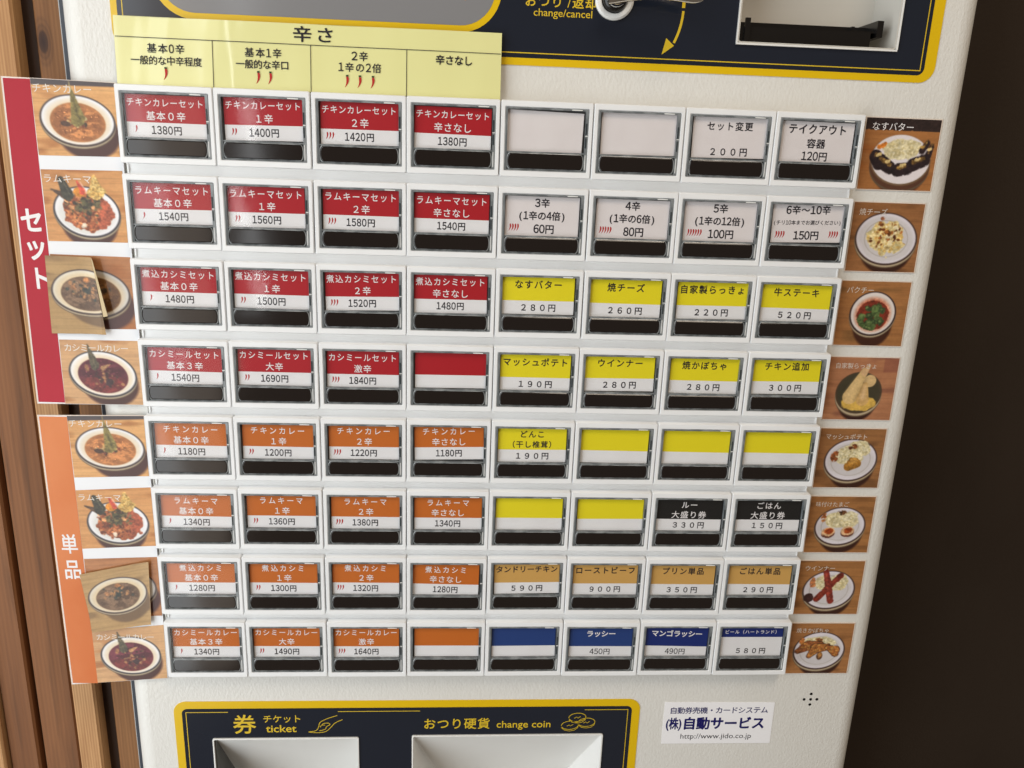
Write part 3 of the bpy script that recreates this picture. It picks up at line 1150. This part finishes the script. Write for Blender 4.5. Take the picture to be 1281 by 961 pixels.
def keema(w, h, seed):
    p = Paint(w, h, seed)
    p.wood((188, 128, 72), (216, 158, 96))
    p.plate(52, 52, 42, 32, 10, shx=2, shy=10, rim=(56, 50, 52))
    m = p.ell(54, 52, 31, 24, 12, .35)
    p.over(m, (160, 82, 44))
    p.over(m * np.clip((p.X - 62) / 10, 0, 1), (172, 84, 54))
    lft = np.clip((68 - p.X) / 6, 0, 1) * m
    p.speckle(lft, [(128, 62, 34), (184, 104, 56), (104, 52, 32), (150, 84, 46), (206, 132, 78)], 420, 1.9, 47, 54, 13, 11)
    p.speckle(m, [(70, 62, 40), (88, 84, 52), (60, 50, 36), (112, 96, 60)], 130, 1.9, 52, 44, 9, 6)
    for x, y in ((32, 30), (43, 31), (34, 46), (60, 46), (28, 38)):
        p.over(p.ell(x, y, 2.6, 2.4), (222, 160, 104))
    p.over(p.ell(47, 69, 3.0, 3.4, 0, .3), (232, 214, 190))
    p.over(p.seg(10, 24, 30, 34, 1.0, 5.0), (84, 60, 42))
    p.over(p.seg(23, 12, 30, 30, 4.0, 7.5), (62, 58, 44))
    p.over(p.seg(25, 11, 33, 30, .6, .6) * .6, (120, 110, 82))
    p.over(p.seg(24, 20, 36, 29, .8, .8) * .6, (44, 40, 34))
    p.over(p.ell(45, 27, 8, 6.5), (214, 134, 40))
    p.over(p.seg(43, 14, 49, 27, 1.2, 3.6), (196, 74, 52))
    p.over(p.seg(47, 15, 54, 28, .8, 1.0) * .7, (238, 190, 170))
    cr = np.maximum(p.seg(64, 8, 66, 26, 2.5, 10), p.seg(60, 28, 74, 26, 6, 4))
    p.over(cr, (208, 166, 88))
    p.speckle(cr, [(236, 206, 132), (164, 122, 56), (226, 190, 108)], 90, 1.2, 66, 20, 7, 8)
    return p


def brown_curry(w, h, seed, dull=False):
    p = Paint(w, h, seed)
    if dull:
        p.wood((158, 124, 76), (184, 148, 96), (110, 82, 50))
        wt = (218, 208, 190)
    else:
        p.wood((158, 100, 58), (186, 126, 76))
        wt = (200, 196, 192)
    m = soup_bowl(p, 50, 46, 46, 30, (108, 82, 60) if dull else (118, 78, 40), 2, white=wt, shx=12, shy=12, shade=(110, 84, 56) if dull else (74, 44, 40))
    p.speckle(m, [(150, 110, 74), (80, 60, 44), (64, 66, 56), (176, 124, 78)], 70, 2.0, 50, 42, 10, 6)
    p.over(p.ell(52, 30, 5, 3.5, 0, .6) * .8 * np.clip(m, 0, 1), (190, 124, 70))
    p.over(p.ell(33, 40, 4, 3, 30, .6) * .7 * np.clip(m, 0, 1), (170, 116, 74))
    p.over(p.ell(50, 45, 5, 4, 0, .6) * .6, (56, 58, 50))
    return p


def kashmir(w, h, seed):
    p = Paint(w, h, seed)
    p.wood((188, 142, 96), (214, 168, 118))
    p.over(p.ell(20, 5, 30, 6, -8, soft=8) * .5, (176, 126, 84))
    m = soup_bowl(p, 51, 47, 43, 32, (94, 34, 44), 12, shx=8, shy=10, rim=(58, 54, 56), white=(236, 232, 230))
    p.over(m * np.clip((p.Y - 50) / 30, 0, .5), (116, 44, 40))
    p.speckle(m, [(70, 40, 34), (122, 84, 60), (60, 34, 30), (160, 110, 70)], 60, 1.7, 54, 52, 6, 6)
    p.over(np.minimum(p.seg(33, 7, 39, 34, 2.5, 8.5), p.seg(36, 7, 44, 34, 2.5, 8.5)), (88, 78, 58))
    p.over(p.seg(36, 9, 43, 40, .5, .8) * .6, (120, 106, 80))
    p.over(p.ell(32, 38, 3, 5, 0, .8) * .7, (164, 112, 72))
    p.over(p.seg(52, 38, 61, 33, 3.4, .5), (186, 138, 92))
    p.over(p.ell(58, 58, 4.5, 5, 0, .5) * .8, (60, 38, 38))
    return p


def rice(p, cx, cy, rx, ry, seed=0, rot=0):
    m = p.ell(cx, cy, rx, ry, rot, .35)
    p.over(m, (214, 202, 160))
    p.speckle(m, [(232, 222, 186), (196, 180, 134), (224, 212, 172), (206, 190, 140)], 150, 1.6, cx, cy, rx * .5, ry * .5)
    return m


def nasu(w, h, seed):
    p = Paint(w, h, seed)
    p.wood((146, 92, 48), (172, 114, 62))
    p.plate(53, 52, 41, 32, 6, inner=None, thick=9, rim=(110, 84, 60), shade=(80, 34, 20), shy=10, shx=2)
    p.over(p.ell(53, 50.5, 39.5, 30.5, 6), (222, 214, 216))
    p.fm = p.fm * 0
    rice(p, 52, 38, 26, 13, rot=-4)
    for (x, y, r) in ((22, 36, 3), (26, 34, 3), (29, 32, 3)):
        p.over(p.ell(x, y, r, r, 0, .3), (206, 118, 42))
    segs = [(19, 49, 24, 58), (26, 54, 40, 63), (51, 65, 64, 63), (70, 58, 85, 52), (80, 40, 86, 30), (89, 45, 92, 34)]
    for i, (a, b_, c, d) in enumerate(segs):
        p.over(p.seg(a, b_ - 1, c, d - 1, 8.6 if i < 4 else 4.6, 8.0 if i < 4 else 3.4), (38, 26, 28))
        p.over(p.seg(a, b_ - 4, c, d - 5, 2.6 if i < 4 else 1, 2.4 if i < 4 else .8) * .8, (112, 82, 40))
        p.speckle(p.seg(a, b_ - 4, c, d - 5, 3), [(160, 124, 62), (74, 52, 28)], 14, 1.1, (a + c) / 2, (b_ + d) / 2 - 4, 5, 3)
    for x, y in ((23, 46), (36, 54), (57, 58), (76, 50), (90, 37)):
        p.over(p.seg(x - 2, y, x + 2, y - 1, 1.9), (218, 190, 128))
    p.over((p.Y < 15) * 1.0, (42, 30, 28))
    return p


def small_plate(p, cx=50, cy=50, rx=40, ry=32, rot=-4, inner=.74):
    p.plate(cx, cy, rx, ry, rot, inner=inner, thick=4, rim=(66, 48, 42), white=(218, 212, 220), shade=(52, 26, 16), shy=9, shx=3)


def cheese(w, h, seed):
    p = Paint(w, h, seed)
    p.wood((130, 84, 48), (158, 106, 62), (98, 62, 34))
    small_plate(p, 52, 49, 45, 36, 8, .70)
    m = p.ell(53, 48, 26, 24, 0, .6)
    p.over(m, (214, 196, 140))
    p.speckle(m, [(226, 206, 150), (212, 176, 100), (196, 166, 106), (236, 222, 180)], 260, 2.2, 52, 48, 13, 12)
    p.speckle(m, [(120, 66, 28), (96, 48, 22), (168, 100, 44)], 60, 1.7, 54, 36, 13, 9)
    p.over(p.ell(43, 21, 3, 2.6), (166, 96, 62))
    return p


def coriander(w, h, seed):
    p = Paint(w, h, seed)
    p.wood((144, 94, 52), (168, 114, 64), (104, 72, 38))
    p.plate(51, 46, 34, 32, 0, thick=3, rim=(52, 38, 36), white=(222, 212, 208), shade=(58, 28, 16), shy=13, shx=2)
    p.over(p.ell(51, 47, 25.5, 24, 0, soft=3), (214, 130, 96))
    m = p.ell(51, 48.5, 23.5, 21.5)
    p.over(m, (116, 42, 26))
    for i in range(30):
        a = p.rng.rand() * 6.28
        r_ = 19 * math.sqrt(p.rng.rand())
        x, y = 51 + r_ * math.cos(a) * 1.1, 49 + r_ * math.sin(a)
        p.over(p.ell(x, y, 5.4, 4.4, p.rng.rand() * 90, .8) * np.clip(m, 0, 1), [(66, 84, 44), (84, 104, 56), (52, 68, 38)][i % 3])
        p.over(p.ell(x - 1, y - 1, 2.2, 1.6, 0, .8) * .7 * np.clip(m, 0, 1), (102, 118, 68))
    return p


def scallion(w, h, seed):
    p = Paint(w, h, seed)
    p.wood((152, 98, 66), (180, 124, 86), (118, 70, 54), 22)
    p.over(np.clip((p.X - 78) / 2, 0, 1) * np.clip((22 - p.Y) / 2, 0, 1) * .6, (132, 76, 60))
    p.plate(48, 52, 34, 31, 0, thick=5, rim=(72, 56, 40), white=(64, 58, 42), shade=(48, 24, 18), shy=8, shx=0)
    p.over(p.ell(50, 68, 25, 11, 0, .3), (206, 166, 76))
    p.over(p.seg(36, 58, 52, 20, 11, 5), (206, 172, 114))
    p.over(p.seg(52, 22, 58, 12, 5, 2), (198, 160, 116))
    p.over(p.ell(62, 34, 9, 9), (210, 176, 122))
    p.over(p.seg(55, 62, 56, 40, 9.5, 4), (200, 160, 98))
    p.over(p.seg(55, 58, 56, 42, 4, 1.5, 3) * .5, (228, 194, 158))
    p.over(p.seg(34, 56, 44, 34, 5, 3, 6) * .5, (228, 198, 144))
    p.mul(p.seg(44, 62, 56, 32, 1.5, 1, 3) * .5, .7)
    p.fm = p.fm * .3
    return p


def mash(w, h, seed):
    p = Paint(w, h, seed)
    p.wood((128, 84, 48), (158, 108, 62), (96, 62, 34))
    small_plate(p, 52, 50, 41, 34)
    rice(p, 46, 42, 20, 14, rot=-15)
    rice(p, 62, 32, 18, 13)
    rice(p, 56, 44, 15, 12)
    p.speckle(p.ell(26, 44, 6, 9, 0, .4), [(176, 98, 48), (140, 74, 36)], 30, 2.4, 26, 44, 3, 5)
    p.speckle(p.ell(53, 29, 7, 4.5), [(110, 56, 26), (150, 84, 40), (86, 44, 22)], 24, 1.8, 53, 29, 4, 2.5)
    p.over(np.maximum(p.seg(50, 60, 62, 55, 7, 7), p.ell(56, 52, 9, 7, 0, .2)), (158, 108, 40))
    p.over(p.ell(56, 51, 7, 5, -10, .2) * .8, (182, 132, 60))
    return p


def egg(w, h, seed):
    p = Paint(w, h, seed)
    p.wood((140, 92, 50), (170, 116, 64), (104, 66, 34))
    small_plate(p, 51, 49, 40, 32)
    rice(p, 44, 38, 18, 13)
    rice(p, 60, 38, 19, 14)
    p.speckle(p.ell(24, 34, 4.5, 8), [(176, 98, 48), (200, 130, 70)], 24, 2.0, 24, 34, 2.4, 5)
    p.speckle(p.ell(51, 26, 7, 4), [(86, 50, 28), (120, 74, 40), (60, 38, 24)], 22, 1.6, 51, 26, 4, 2)
    for x, y in ((34, 58), (64, 56)):
        p.over(p.ell(x, y + 3, 10.5, 7.5, -8), (104, 58, 44))
        p.over(p.ell(x, y, 10.5, 7.2, -8), (218, 176, 132))
        p.over(p.ell(x + 1, y - .8, 6.6, 4.8, -8, .1), (164, 72, 26))
        p.over(p.ell(x + 1, y - 1, 3.6, 2.6, -8, .3) * .6, (140, 52, 20))
    return p


def wiener(w, h, seed):
    p = Paint(w, h, seed)
    p.wood((140, 92, 50), (170, 116, 64), (108, 68, 34))
    small_plate(p, 50, 49, 41, 33)
    rice(p, 38, 36, 11, 12)
    rice(p, 64, 36, 15, 14)
    p.speckle(p.ell(24, 37, 5, 9), [(176, 104, 60), (196, 130, 80)], 26, 2.2, 24, 37, 2.4, 5)
    p.over(p.ell(20, 62, 8, 7, 0, .5), (56, 32, 30))
    p.over(p.seg(33, 64, 66, 24, 5.2, 4.4), (112, 38, 26))
    p.over(p.seg(33, 62, 64, 24, 1.2, 1.0, 2) * .5, (158, 72, 52))
    p.over(p.seg(42, 18, 55, 67, 4.4, 5.4), (124, 42, 32))
    p.over(p.seg(41, 20, 53, 64, 1.2, 1.2, 2) * .5, (184, 92, 70))
    return p


def pumpkin(w, h, seed):
    p = Paint(w, h, seed)
    p.wood((142, 94, 54), (170, 116, 66), (108, 68, 36))
    small_plate(p, 49, 49, 42, 34)
    rice(p, 48, 34, 26, 11)
    p.speckle(p.ell(20, 34, 5, 9), [(176, 104, 50), (196, 130, 60)], 26, 2.2, 20, 34, 2.4, 5)
    p.speckle(p.ell(47, 29, 7, 3.6), [(110, 66, 34), (150, 94, 48)], 22, 1.6, 47, 29, 4, 2)
    for pts, c in (((14, 50, 30, 40, 50, 38), (146, 84, 44)), ((34, 58, 44, 44, 62, 42), (170, 106, 50)), ((62, 42, 74, 48, 76, 54), (166, 98, 46))):
        x0, y0, x1, y1, x2, y2 = pts
        mm = np.maximum(p.seg(x0, y0, x1, y1, 3.5, 8), p.seg(x1, y1, x2, y2, 8, 5))
        p.over(np.maximum(p.seg(x0, y0, x1, y1, 4.6, 9.2), p.seg(x1, y1, x2, y2, 9.2, 6.2)), (78, 44, 26))
        p.over(mm, c)
        p.speckle(mm, [(206, 150, 76), (122, 70, 34), (190, 130, 62)], 40, 1.5, (x0 + x2) / 2, (y0 + y2) / 2, 9, 6)
    p.over(p.ell(51, 58, 5, 7), (90, 56, 34))
    p.over(p.ell(51.5, 57, 3.4, 5.4), (168, 116, 62))
    return p


# ---- eight photo cards stuck to the right of the buttons
def raised_title(mb, s, x, z, size, y, pitch=None):
    text(mb, s, x, z, size, pitch or size, y, 'fadedink' if x and size < 4.2 else 'whiteink', .0)


RIGHT = [(nasu, (355.3, 393.2, -.8, -34.7), 'なすバター', 'photo of grilled aubergine under a dark title band, topmost card right of the buttons', 4.3),
         (cheese, (355.3, 391.9, -41.2, -75.6), '焼チーズ', 'photo of a plate of cheese covered rice, right of the second button row', 3.7),
         (coriander, (354.8, 391.6, -80.8, -114.6), 'パクチー', 'photo of a white bowl of red soup with coriander, right of the third button row', 3.7),
         (scallion, (354.7, 392.2, -121.2, -155.7), '自家製らっきょ', 'photo of pickled scallions in a dark bowl, right of the fourth button row', 3.3),
         (mash, (355.1, 391.7, -161.0, -195.3), 'マッシュポテト', 'photo of rice and mashed potato on a white plate, right of the fifth button row', 3.4),
         (egg, (355.2, 392.1, -200.9, -235.0), '味付けたまご', 'photo of rice with a halved brown egg, right of the sixth button row', 3.2),
         (wiener, (354.4, 392.2, -240.5, -274.5), 'ウインナー', 'photo of rice with two crossed red sausages, right of the seventh button row', 3.6),
         (pumpkin, (354.9, 392.2, -280.8, -314.2), '焼きかぼちゃ', 'photo of rice with roast pumpkin wedges, lowest card right of the buttons', 3.3)]
for i, (fn, q, title, lab, tsz) in enumerate(RIGHT):
    x0, x1, zt, zb = q
    w, h = x1 - x0, zt - zb
    t = thing('photo_card', lab, 'photo card', (x0, BY - .5, zt), 'photo cards beside the buttons')
    e = MB()
    e.box(-.35, w + .5, 0.06, .5, -h - .4, .35, 'lamedge')
    e.build('laminate_border', t)
    fn(w, h, 20 + i).build('photo_print', t, (0, 0, 0))
    tb = MB()
    raised_title(tb, title, 3.0 + len(title) * tsz / 2, -4.6 if i else -3.9, tsz, -.04)
    tb.build('title_lettering', t)

# ---- laminated menu strips at the left
for which in (0, 1):
    if which == 0:
        L0, L1 = (-51.1, 1.4), (-53.6, -153.9)
        R0, R1 = (-.3, .6), (-.2, -153.8)
        I0, I1 = -38.4, -39.9
        quads = [((-38.3, 1.0), (-1.2, .4), (-1.6, -32.2), (-38.4, -32.7)), ((-38.4, -39.0), (-1.2, -38.5), (-1.6, -72.0), (-38.6, -72.2)),
                 ((-38.7, -78.4), (-1.2, -78.9), (-1.2, -114.4), (-38.9, -115.2)), ((-39.2, -120.5), (-.6, -120.4), (-.8, -153.6), (-39.8, -153.7))]
        cm, titles = 'redlam', ('チキンカレー', 'ラムキーマ', '煮込みカレー', 'カシミールカレー')
        fns = (chicken_curry, keema, brown_curry, kashmir)
        t = thing('laminated_menu_strip', 'laminated red strip with four curry photos reading セット, hanging off the left edge of the machine',
                  'menu strip', (-25, 4.5, -77), 'laminated menu strips left of the buttons')
        o = (25, 0, 77)
    else:
        L0, L1 = (-54.4, -160.0), (-54.6, -318.4)
        R0, R1 = (-1.0, -159.3), (-1.6, -314.6)
        I0, I1 = -39.9, -40.3
        quads = [((-39.8, -160.2), (-1.8, -159.6), (-1.8, -192.6), (-39.7, -193.8)), ((-39.9, -201.0), (-1.6, -198.9), (-1.6, -232.6), (-40.0, -234.6)),
                 ((-39.8, -240.6), (-1.6, -239.2), (-1.7, -274.8), (-40.2, -276.6)), ((-40.2, -284.3), (-1.5, -280.6), (-2.0, -314.4), (-40.3, -317.3))]
        cm, titles = 'orangelam', ('チキンカレー', 'ラムキーマ', '煮込みカレー', 'カシミールカレー')
        fns = (chicken_curry, keema, brown_curry, kashmir)
        t = thing('laminated_menu_strip', 'laminated orange strip with four curry photos reading 単品, below the red strip',
                  'menu strip', (-25, 4.5, -238), 'laminated menu strips left of the buttons')
        o = (25, 0, 238)
    e = MB()
    ol = [L1, R1, R0, L0]
    e.loft([(ol, .45), (ol, 0)], 'lamedge')
    e.flat(ol, 0, 'lamwhite')
    e.add([(p[0], .45, p[1]) for p in ol], [(3, 2, 1, 0)], 'lamwhite')
    for zz, ww in ((L0, .5), ):
        stroke(e, [(L0[0] + .3, L0[1] - .3), (L1[0] + .3, L1[1] + .3), (R1[0], R1[1] + .3)], .55, -.03, 'lamedge')
        stroke(e, [(L0[0] + .3, L0[1] - .25), (R0[0], R0[1] - .25)], .5, -.03, 'lamedge')
    e.build('laminate_sheet', t, o)
    e = MB()
    e.flat([(L1[0] + .75, L1[1] + .9), (I1, L1[1] + .75), (I0, L0[1] - .7), (L0[0] + .75, L0[1] - .7)], -.05, cm)
    e.build('colour_band', t, o)
    e = MB()
    # photo gaps: thin dark printed shadows at the tops of the gaps
    for k, qd in enumerate(quads):
        p = fns[k](37.5, 33.5, 40 + k + which * 10)
        p.build('photo_print', t, (o[0], -.08, o[2]), poly=qd)
    if which == 0:
        text(e, 'セ', -45.2, -62.6, 12.6, 12.6, -.1, 'whiteink', .026, sx=.86)
        text(e, 'ッ', -44.9, -75.3, 13.0, 13.0, -.1, 'whiteink', .026, sx=.86)
        text(e, 'ト', -44.6, -90.2, 12.0, 12.0, -.1, 'whiteink', .026, sx=.86)
    else:
        text(e, '単', -46.4, -231.8, 12.0, 12.0, -.1, 'whiteink', .014, sx=.76)
        text(e, '品', -46.3, -246.8, 12.2, 12.2, -.1, 'whiteink', .014, sx=.78)
    e.build('strip_lettering', t, o)
    e = MB()
    for k, (qd, ti) in enumerate(zip(quads, titles)):
        if k == 2:
            continue
        n = len(ti)
        text(e, ti, qd[0][0] + 1.9 + n * 3.9 / 2, qd[0][1] - 3.9, 4.3, 3.9 if n > 6 else 4.5, -.14, 'titleink', 0.0)
    e.build('photo_titles', t, o)

# ---- two loose photos taped over the stewed-curry pictures
q1 = ((-40.7, -79.0), (-18.6, -79.3), (-15.0, -117.0), (-41.7, -117.2))
t = thing('taped_photo', 'loose dull photo of brown curry taped over the red strip, its right edge peeling', 'photo', (-28, 3.4, -98), 'photos taped over the menu strips')


def curl1(xs, zs):
    f = np.clip((xs + 25) / 8, 0, 1)
    return -1.6 * f ** 2


p = Paint(37.5, 38.0, 61)
full = brown_curry(37.5, 38.0, 61, True)
nx = int(full.nx * .66)
sub = Paint(25, 38.0, 1, 1)
sub.food, sub.fm = False, full.fm[:, :nx]
sub.X, sub.Y, sub.nx, sub.ny, sub.A = full.X[:, :nx] / full.X[0, nx - 1] * 100, full.Y[:, :nx], nx, full.ny, full.A
sub.img, sub.w, sub.h = full.img[:, :nx], 25, 38
sub.build('photo_print', t, (28, 0, 98), poly=q1, yfun=curl1)
e = MB()      # the peeling edge folded back, showing the pale paper back
fl = [(-18.6, -1.4, -79.3), (-17.2, -3.2, -80.5), (-13.0, -2.6, -107.5), (-15.6, -1.5, -108.2)]
e.add([(x, y, z) for x, y, z in fl], [(0, 3, 2, 1)], 'tape')
e.add([(x, y + .15, z) for x, y, z in fl], [(0, 1, 2, 3)], 'tape')
e.build('peeled_edge', t, (28, 0, 98))
t = thing('taped_photo', 'loose crooked photo of brown curry with curled edges taped over the orange strip', 'photo', (-25, 3.4, -262), 'photos taped over the menu strips')
p = brown_curry(36, 36, 62, True)


def curl2(xs, zs):
    return -1.2 * np.clip((xs + 14) / 10, 0, 1) ** 2 - 1.2 * np.clip((-270 - zs) / 12, 0, 1) ** 2


p.build('photo_print', t, (25, 0, 262), poly=((-42.6, -249.3), (-5.6, -241.2), (-7.2, -279.0), (-39.0, -284.0)), yfun=curl2)

# ---- pale yellow laminated spice chart above the first four columns
t = thing('spice_level_chart', 'pale yellow laminated chart headed 辛さ above the first four button columns', 'chart', (88, 3, 14))
o = (-88, 0, -14)
yf = lambda x, z: 1.6 * (z / 29.0) + .35 * math.sin(x / 13.0) * (z / 29.0) - 1.0
ol = [(1.0, -.2), (175.7, -.2), (175.6, 29.0), (1.9, 29.3)]
e = MB()
nxx = 60
vs = []
for k in range(3):
    zz = [-.1, 20.3, 29.1][k]
    for i in range(nxx + 1):
        x = 1.2 + (175.6 - 1.2) * i / nxx
        vs.append((x, -yf(x, zz) * -1 if False else yf(x, zz), zz))
fs = []
for k in range(2):
    for i in range(nxx):
        a = k * (nxx + 1) + i
        fs.append((a, a + 1, a + nxx + 2, a + nxx + 1))
e.add(vs, fs, 'sheet')
nb = len(vs)
e.add([(x, y + .4, z) for x, y, z in vs], [f[::-1] for f in fs], 'sheet')
rimv = [(1.2, yf(1.2, -.1) - .02, -.1), (175.6, yf(175.6, -.1) - .02, -.1), (175.6, yf(175.6, 29.1) - .02, 29.1), (1.2, yf(1.2, 29.1) - .02, 29.1)]
e.add(rimv + [(x, y + .42, z) for x, y, z in rimv], [(0, 4, 5, 1), (1, 5, 6, 2), (2, 6, 7, 3), (3, 7, 4, 0)], 'lamedge')
ob = e.build('laminated_sheet', t, o)
ob.data.polygons.foreach_set('use_smooth', [True] * (4 * nxx) + [False] * 4)
yt = lambda x, z: yf(x, z) - .25
e = MB()
for (x0, z0, x1, z1) in ((1.6, 20.3, 175.4, 20.0), (44.2, 0, 44.4, 20.2), (88.2, 0, 88.3, 20.2), (131.9, 0, 132.0, 20.1)):
    n = 24
    pts = [(x0 + (x1 - x0) * i / n, z0 + (z1 - z0) * i / n) for i in range(n + 1)]
    w_ = .28
    vv = []
    for (x, z) in pts:
        if abs(x1 - x0) > 5:
            vv += [(x, yt(x, z), z + w_ / 2), (x, yt(x, z), z - w_ / 2)]
        else:
            vv += [(x - w_ / 2, yt(x, z), z), (x + w_ / 2, yt(x, z), z)]
    e.add(vv, [(2 * i, 2 * i + 1, 2 * i + 3, 2 * i + 2) for i in range(n)], 'ink')
e.build('ruled_lines', t, o)
e = MB()
text(e, '辛さ', 89.8, 24.7, 7.1, 10.2, yt, 'ink', .016, sx=1.26)
text(e, '基本0辛', 23.6, 15.9, 4.3, 4.85, yt, 'ink', .014)
text(e, '一般的な中辛程度', 23.6, 10.7, 4.1, 3.95, yt, 'ink', .008)
text(e, '基本1辛', 67.0, 15.9, 4.3, 4.85, yt, 'ink', .014)
text(e, '一般的な辛口', 66.5, 10.9, 4.1, 4.0, yt, 'ink', .014)
text(e, '2辛', 110.6, 16.3, 4.3, 5.0, yt, 'ink', .016, half=.66)
text(e, '1辛の2倍', 110.6, 11.4, 4.3, 4.8, yt, 'ink', .014, half=.6)
text(e, '辛さなし', 153.8, 16.3, 4.4, 4.3, yt, 'ink', .018)
e.build('chart_lettering', t, o)
e = MB()
for xs_ in ((23.2,), (64.6, 70.0), (104.8, 110.6, 116.6)):
    for x in xs_:
        chilli(e, x - .6, 5.0, 5.0, yt(x, 5.0), stem=True)
e.build('chilli_marks', t, o)

# ---- maker's sticker
t = thing('maker_sticker', 'small white sticker with navy lettering and a web address, low on the machine', 'sticker', (318, BY, -349))
o = (-318, 0, 349)
e = MB()
pl = [(284.5, -363.2), (351.6, -363.4), (351.3, -334.6), (284.4, -334.0)]
e.loft([(pl, 0), (pl, -.2)], 'sticker')
e.flat(pl, -.2, 'sticker')
e.build('sticker_sheet', t, o)
e = MB()
text(e, '自動券売機・カードシステム', 317.8, -339.8, 4.9, 4.62, -.26, 'stickerblue', .012)
put(e, '(', .03, 287.2, -351.9, 6.2, 8.4, -.26, 'stickerblue', centre=True)
put(e, '株', .03, 288.0, -352.2, 5.9, 8.6, -.26, 'stickerblue')
put(e, ')', .03, 294.7, -351.9, 6.2, 8.4, -.26, 'stickerblue', centre=True)
text(e, '自動サービス', 321.6, -348.9, 9.0, 8.45, -.26, 'stickerblue', .034, sx=.94)
put(e, 'http://www.jido.co.jp', .0, 317.6, -359.7, 5.2, 5.0, -.26, 'ink', centre=True)
e.build('sticker_lettering', t, o)

# ================================================================ the setting behind: timber wall at the left, dark wall at the right
W1 = wood_mat('brown_timber', (.155, .060, .022), (.255, .110, .044), (.055, .025, .012), 3.1)
W2 = wood_mat('sunlit_tone_timber', (.40, .215, .090), (.50, .285, .130), (.24, .105, .040), 9.7, 400, None, .42)  # sunlight on the boards, put into a paler wood colour
W3 = wood_mat('gap_shade_timber', (.030, .016, .010), (.052, .025, .014), (.012, .007, .005), 5.5)  # shade in the gaps between boards, put into a dark wood colour
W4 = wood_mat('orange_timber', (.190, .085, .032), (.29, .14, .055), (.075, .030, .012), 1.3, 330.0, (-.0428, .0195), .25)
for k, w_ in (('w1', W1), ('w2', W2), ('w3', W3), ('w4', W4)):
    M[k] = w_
wall = bpy.data.objects.new('timber_wall', None)
COL.objects.link(wall)
wall.location = (-80 * S, 60 * S, 0)
wall['kind'] = 'structure'
wall['label'] = 'wall of upright brown timber boards left of the machine'


def plank(x0, x1, y0, y1, m, z0=-1250, z1=900, bev=1.2, rough=0):
    mb = MB()
    prof = [(x0, y1), (x0, y0 + bev), (x0 + bev, y0), (x1 - bev, y0), (x1, y0 + bev), (x1, y1)]
    vs = [(x, y, z) for x, y in prof for z in (z0, z1)]
    mb.add(vs, [(2 * i, 2 * i + 2, 2 * i + 3, 2 * i + 1) for i in range(5)], m)
    mb.add([vs[2 * i] for i in range(6)], [(0, 1, 2, 3, 4, 5)], m)
    mb.add([vs[2 * i + 1] for i in range(6)], [(5, 4, 3, 2, 1, 0)], m)
    return mb.build('plank', wall, (80, -60, Z0 * 1000))


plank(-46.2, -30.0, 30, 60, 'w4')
plank(-56.0, -47.0, 35, 75, 'w3')  # fills the gap between boards; its colour carries the shade there
plank(-67.0, -53.6, 26, 60, 'w2')  # sunlit strip of the neighbouring board, set as its own lighter plank
plank(-88.0, -67.2, 27, 60, 'w1')
plank(-96.0, -88.3, 36, 80, 'w3')  # second gap, filled with the same painted shade
plank(-110.5, -93.0, 30, 60, 'w1')
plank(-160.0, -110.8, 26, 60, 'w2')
plank(-260.0, -160.5, 30, 60, 'w1')

mb = MB()
mb.box(404, 1400, 120, 140, -1300, 900, 'darkwall')
dw = mb.build('wall', None, (0, 0, Z0 * 1000))
dw['kind'] = 'structure'
dw['label'] = 'dark brown wall right of the machine'
mb = MB()
mb.box(-800, 404, 330, 350, -1300, 900, 'darkwall')
dw = mb.build('back_wall', None, (0, 0, Z0 * 1000))
dw['kind'] = 'structure'

bpy.data.objects.remove(_gobj)
print('script done', len(bpy.data.objects), sum(len(o.data.polygons) for o in bpy.data.objects if o.type == 'MESH'))
